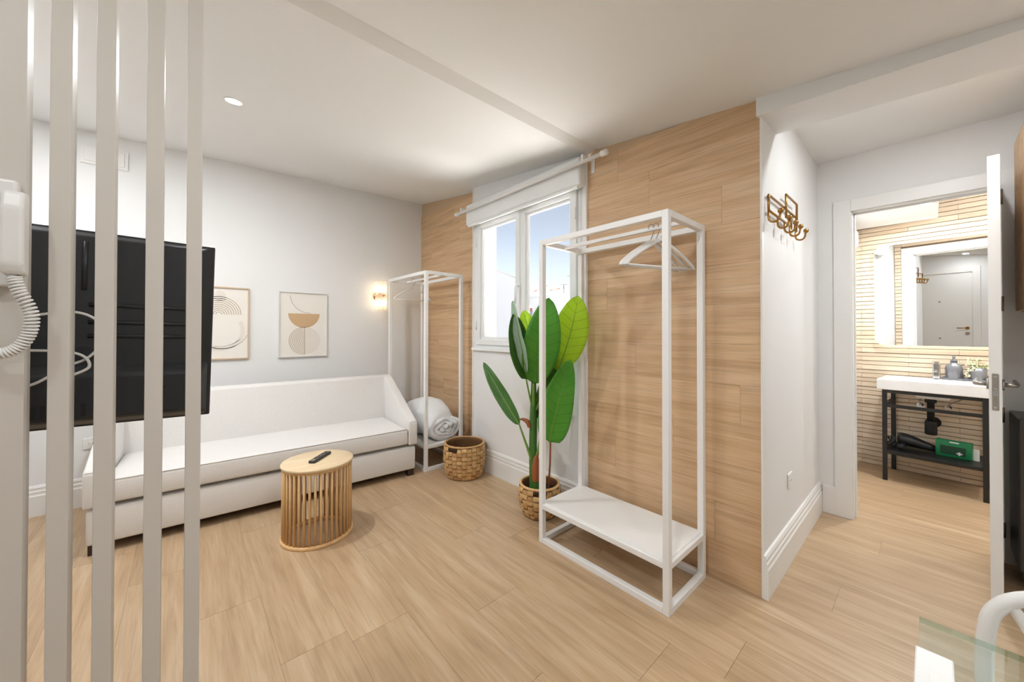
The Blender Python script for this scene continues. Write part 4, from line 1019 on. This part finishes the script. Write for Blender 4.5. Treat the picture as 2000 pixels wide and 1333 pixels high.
t = broot('flower_pot', 'grey cup of pale dried flowers on the basin tray', 'flower pot', -.065, TYY - .062, .862)
b = NB(); lathe(b, [(0, 0), (.044, 0), (.047, .004), (.047, .095), (.042, .095), (.040, .02), (0, .018)], 28); obj('pot', b, M['pewter'], t)
random.seed(3)
for k in range(16):
    a = random.uniform(0, 2 * PI); sp_ = random.uniform(.02, .085); hh = random.uniform(.10, .165)
    tip = Vector((sp_ * math.cos(a), sp_ * math.sin(a) * 1.1, hh)); 
    if k < 3: tip = Vector((-.06 - .005 * k, .05 - .02 * k, .05 + .03 * k))
    b = NB(); tube(b, catmull([(0.02 * math.cos(a), .02 * math.sin(a), .05), (tip.x * .6, tip.y * .6, max(.10, tip.z * .85)), tuple(tip)], 4), .0014, 5)
    s_ = obj('sprig', b, M['petiole'], t)
    b = NB()
    for q in range(6):
        c_ = tip + Vector((random.uniform(-.018, .018), random.uniform(-.018, .018), random.uniform(-.022, .012)))
        bmesh.ops.create_icosphere(b, subdivisions=1, radius=random.uniform(.004, .008), matrix=Matrix.Translation(c_))
    obj('blossom', b, M['blossom'], s_)
# hair dryer in a pouch and first-aid case on the shelf
t = broot('hair_dryer', 'black hair dryer with coiled cord lying on the low black shelf', 'hair dryer', -.20, -.285, .25)
b = NB(); rings_ = []
prof_ = [(.0, .046, .075), (.02, .052, .073), (.06, .052, .068), (.10, .046, .060), (.15, .036, .048), (.19, .030, .040), (.215, .026, .033)]
for (d_, rr, zc) in prof_:
    rings_.append([b.verts.new((rr * math.cos(2 * PI * k / 20), -d_, max(.002, zc + rr * math.sin(2 * PI * k / 20)))) for k in range(20)])
for A_, B_ in zip(rings_[:-1], rings_[1:]):
    for k in range(20): b.faces.new((A_[k], A_[(k + 1) % 20], B_[(k + 1) % 20], B_[k])).smooth = True
b.faces.new(rings_[0]); b.faces.new(list(reversed(rings_[-1]))); obj('body', b, M['black'], t)
b = NB(); box(b, -.035, .035, -.262, -.212, .004, .05, .008); obj('nozzle', b, M['blackmatte'], t)
b = NB(); box(b, -.15, -.02, -.05, -.012, .012, .048, .012, 3); obj('handle', b, M['black'], t)
for k, (rr, yy) in enumerate(((.042, .03), (.038, .045), (.044, .02))):
    b = NB(); tube(b, [(-.06 + rr * .7 * math.cos(a), yy + .012 * math.sin(2 * a), .05 + rr * math.sin(a)) for a in [2 * PI * q / 24 for q in range(24)]], .006, 6, closed=True); obj('cord_loop', b, M['black'], t)
t = broot('first_aid_case', 'green first aid case with a white cross on the low black shelf', 'first aid case', -.24, -.60, .25, math.radians(-6))
b = NB(); prism(b, [(-.03, 0), (-.032, .06), (-.018, .13), (.028, .13), (.035, .06), (.033, 0)], 1, -.095, .095); bevelled(b, .006, 2); bd = obj('case', b, M['green'], t)
b = NB(); box(b, -.036, -.029, -.065, .068, .022, .088, .003); wn_ = obj('window_panel', b, M['greendark'], t)
b = NB(); box(b, -.0385, -.035, -.048, -.018, .034, .043); box(b, -.0385, -.035, -.038, -.028, .026, .052); obj('cross', b, M['whiteflat'], wn_)
b = NB(); box(b, -.030, -.022, -.03, .02, .113, .122, .002); obj('tab', b, M['whiteflat'], t)
b = NB(); box(b, .005, .02, -.125, -.096, 0, .085); obj('leaflet', b, M['whiteflat'], t)

# ------------------------------------------------------------------ kitchen edge at the right of the hall
t = thing('base_cabinet', 'dark taupe base cabinet at the right of the bathroom door', 'cabinet', (3.02, -.60, 0))
b = NB(); box(b, 0, .29, -.01, .325, .10, .83, .003); obj('body', b, M['darkgrey'], t)
b = NB(); box(b, .03, .29, 0, .30, 0, .10); obj('plinth', b, M['steel'], t)
b = NB(); box(b, -.018, 0, 0, .322, .105, .825, .003); dr = obj('door', b, M['darkgrey'], t)
b = NB(); tube(b, [(-.02, .05, .70), (-.045, .05, .70), (-.045, .05, .56), (-.02, .05, .56)], .005, 8); obj('handle', b, M['steel'], dr)
t = thing('wall_cabinet', 'oak wall cabinet high on the hall wall at the right edge', 'cabinet', (2.62, -.61, 1.35))
b = NB(); box(b, 0, .62, -.0, .30, 0, .88, .003); obj('body', b, M['wallwood'], t)
b = NB(); box(b, .005, .615, .30, .318, .005, .875, .002); obj('door', b, M['wallwood'], t)

# ------------------------------------------------------------------ glass table, white box and white chair
GZ = .75
t = thing('glass_table', 'clear glass table with green edges and white legs in the right foreground', 'table', (.6, -.38, 0))
b = NB(); box(b, -.37, .37, -.42, .396, GZ - .010, GZ, 0)
for f in b.faces:
    b.normal_update()
    f.material_index = 0 if abs(f.normal.z) > .5 else 1
obj('glass_top', b, [M['tableglass'], M['glassedge']], t)
for (x, y) in ((-.30, -.35), (-.30, .33), (.30, -.35)):
    b = NB(); tube(b, [(x, y, 0), (x, y, GZ - .011)], .016, 12); obj('leg', b, M['metal_white'], t)
t = thing('white_flat_box', 'flat white box lying on the glass table', 'box', (.80, .0, GZ))
b = NB(); box(b, -.066, .066, -.02, .019, 0, .007, .002); obj('body', b, M['plasticwhite'], t)
b = NB(); box(b, -.012, .012, -.006, .004, .0068, .0075, .0003); obj('embossed_mark', b, M['trim'], t)

ch = thing('white_chair', 'white chair with a rounded tubular back tucked at the glass table', 'chair', (1.30, -.285, 0))
# back hoop in the plane x = const, chair faces -x (towards the table)
def cpart(name, pts, r, m_=M['metal_white'], seg=14, n=6):
    b = NB(); cp_ = catmull(pts, n); tube(b, cp_, r, seg); return obj(name, b, m_, ch)
bx_ = -.19
cpart('back_frame', [(bx_ + .03, .215, 0), (bx_ + .015, .218, .25), (bx_ + .0, .222, .50), (bx_ - .005, .222, .68), (bx_ - .005, .205, .755), (bx_ - .005, .15, .795), (bx_ - .005, .05, .808), (bx_ - .005, -.05, .808), (bx_ - .005, -.15, .795), (bx_ - .005, -.205, .755), (bx_ - .005, -.222, .68), (bx_, -.222, .50), (bx_ + .015, -.218, .25), (bx_ + .03, -.215, 0)], .0118)
cpart('back_brace', [(bx_ - .005, .195, .768), (bx_ - .005, .168, .715), (bx_ - .005, .142, .655), (bx_ - .0, .13, .46)], .0085)
cpart('back_brace', [(bx_ - .005, -.195, .768), (bx_ - .005, -.168, .715), (bx_ - .005, -.142, .655), (bx_ - .0, -.13, .46)], .0085)
b = NB(); box(b, bx_ - .40, bx_ + .012, -.21, .21, .435, .46, .012, 3); obj('seat', b, M['metal_white'], ch)
for s in (1, -1): cpart('front_leg', [(bx_ - .36, s * .18, .44), (bx_ - .375, s * .195, .2), (bx_ - .385, s * .20, 0)], .016)
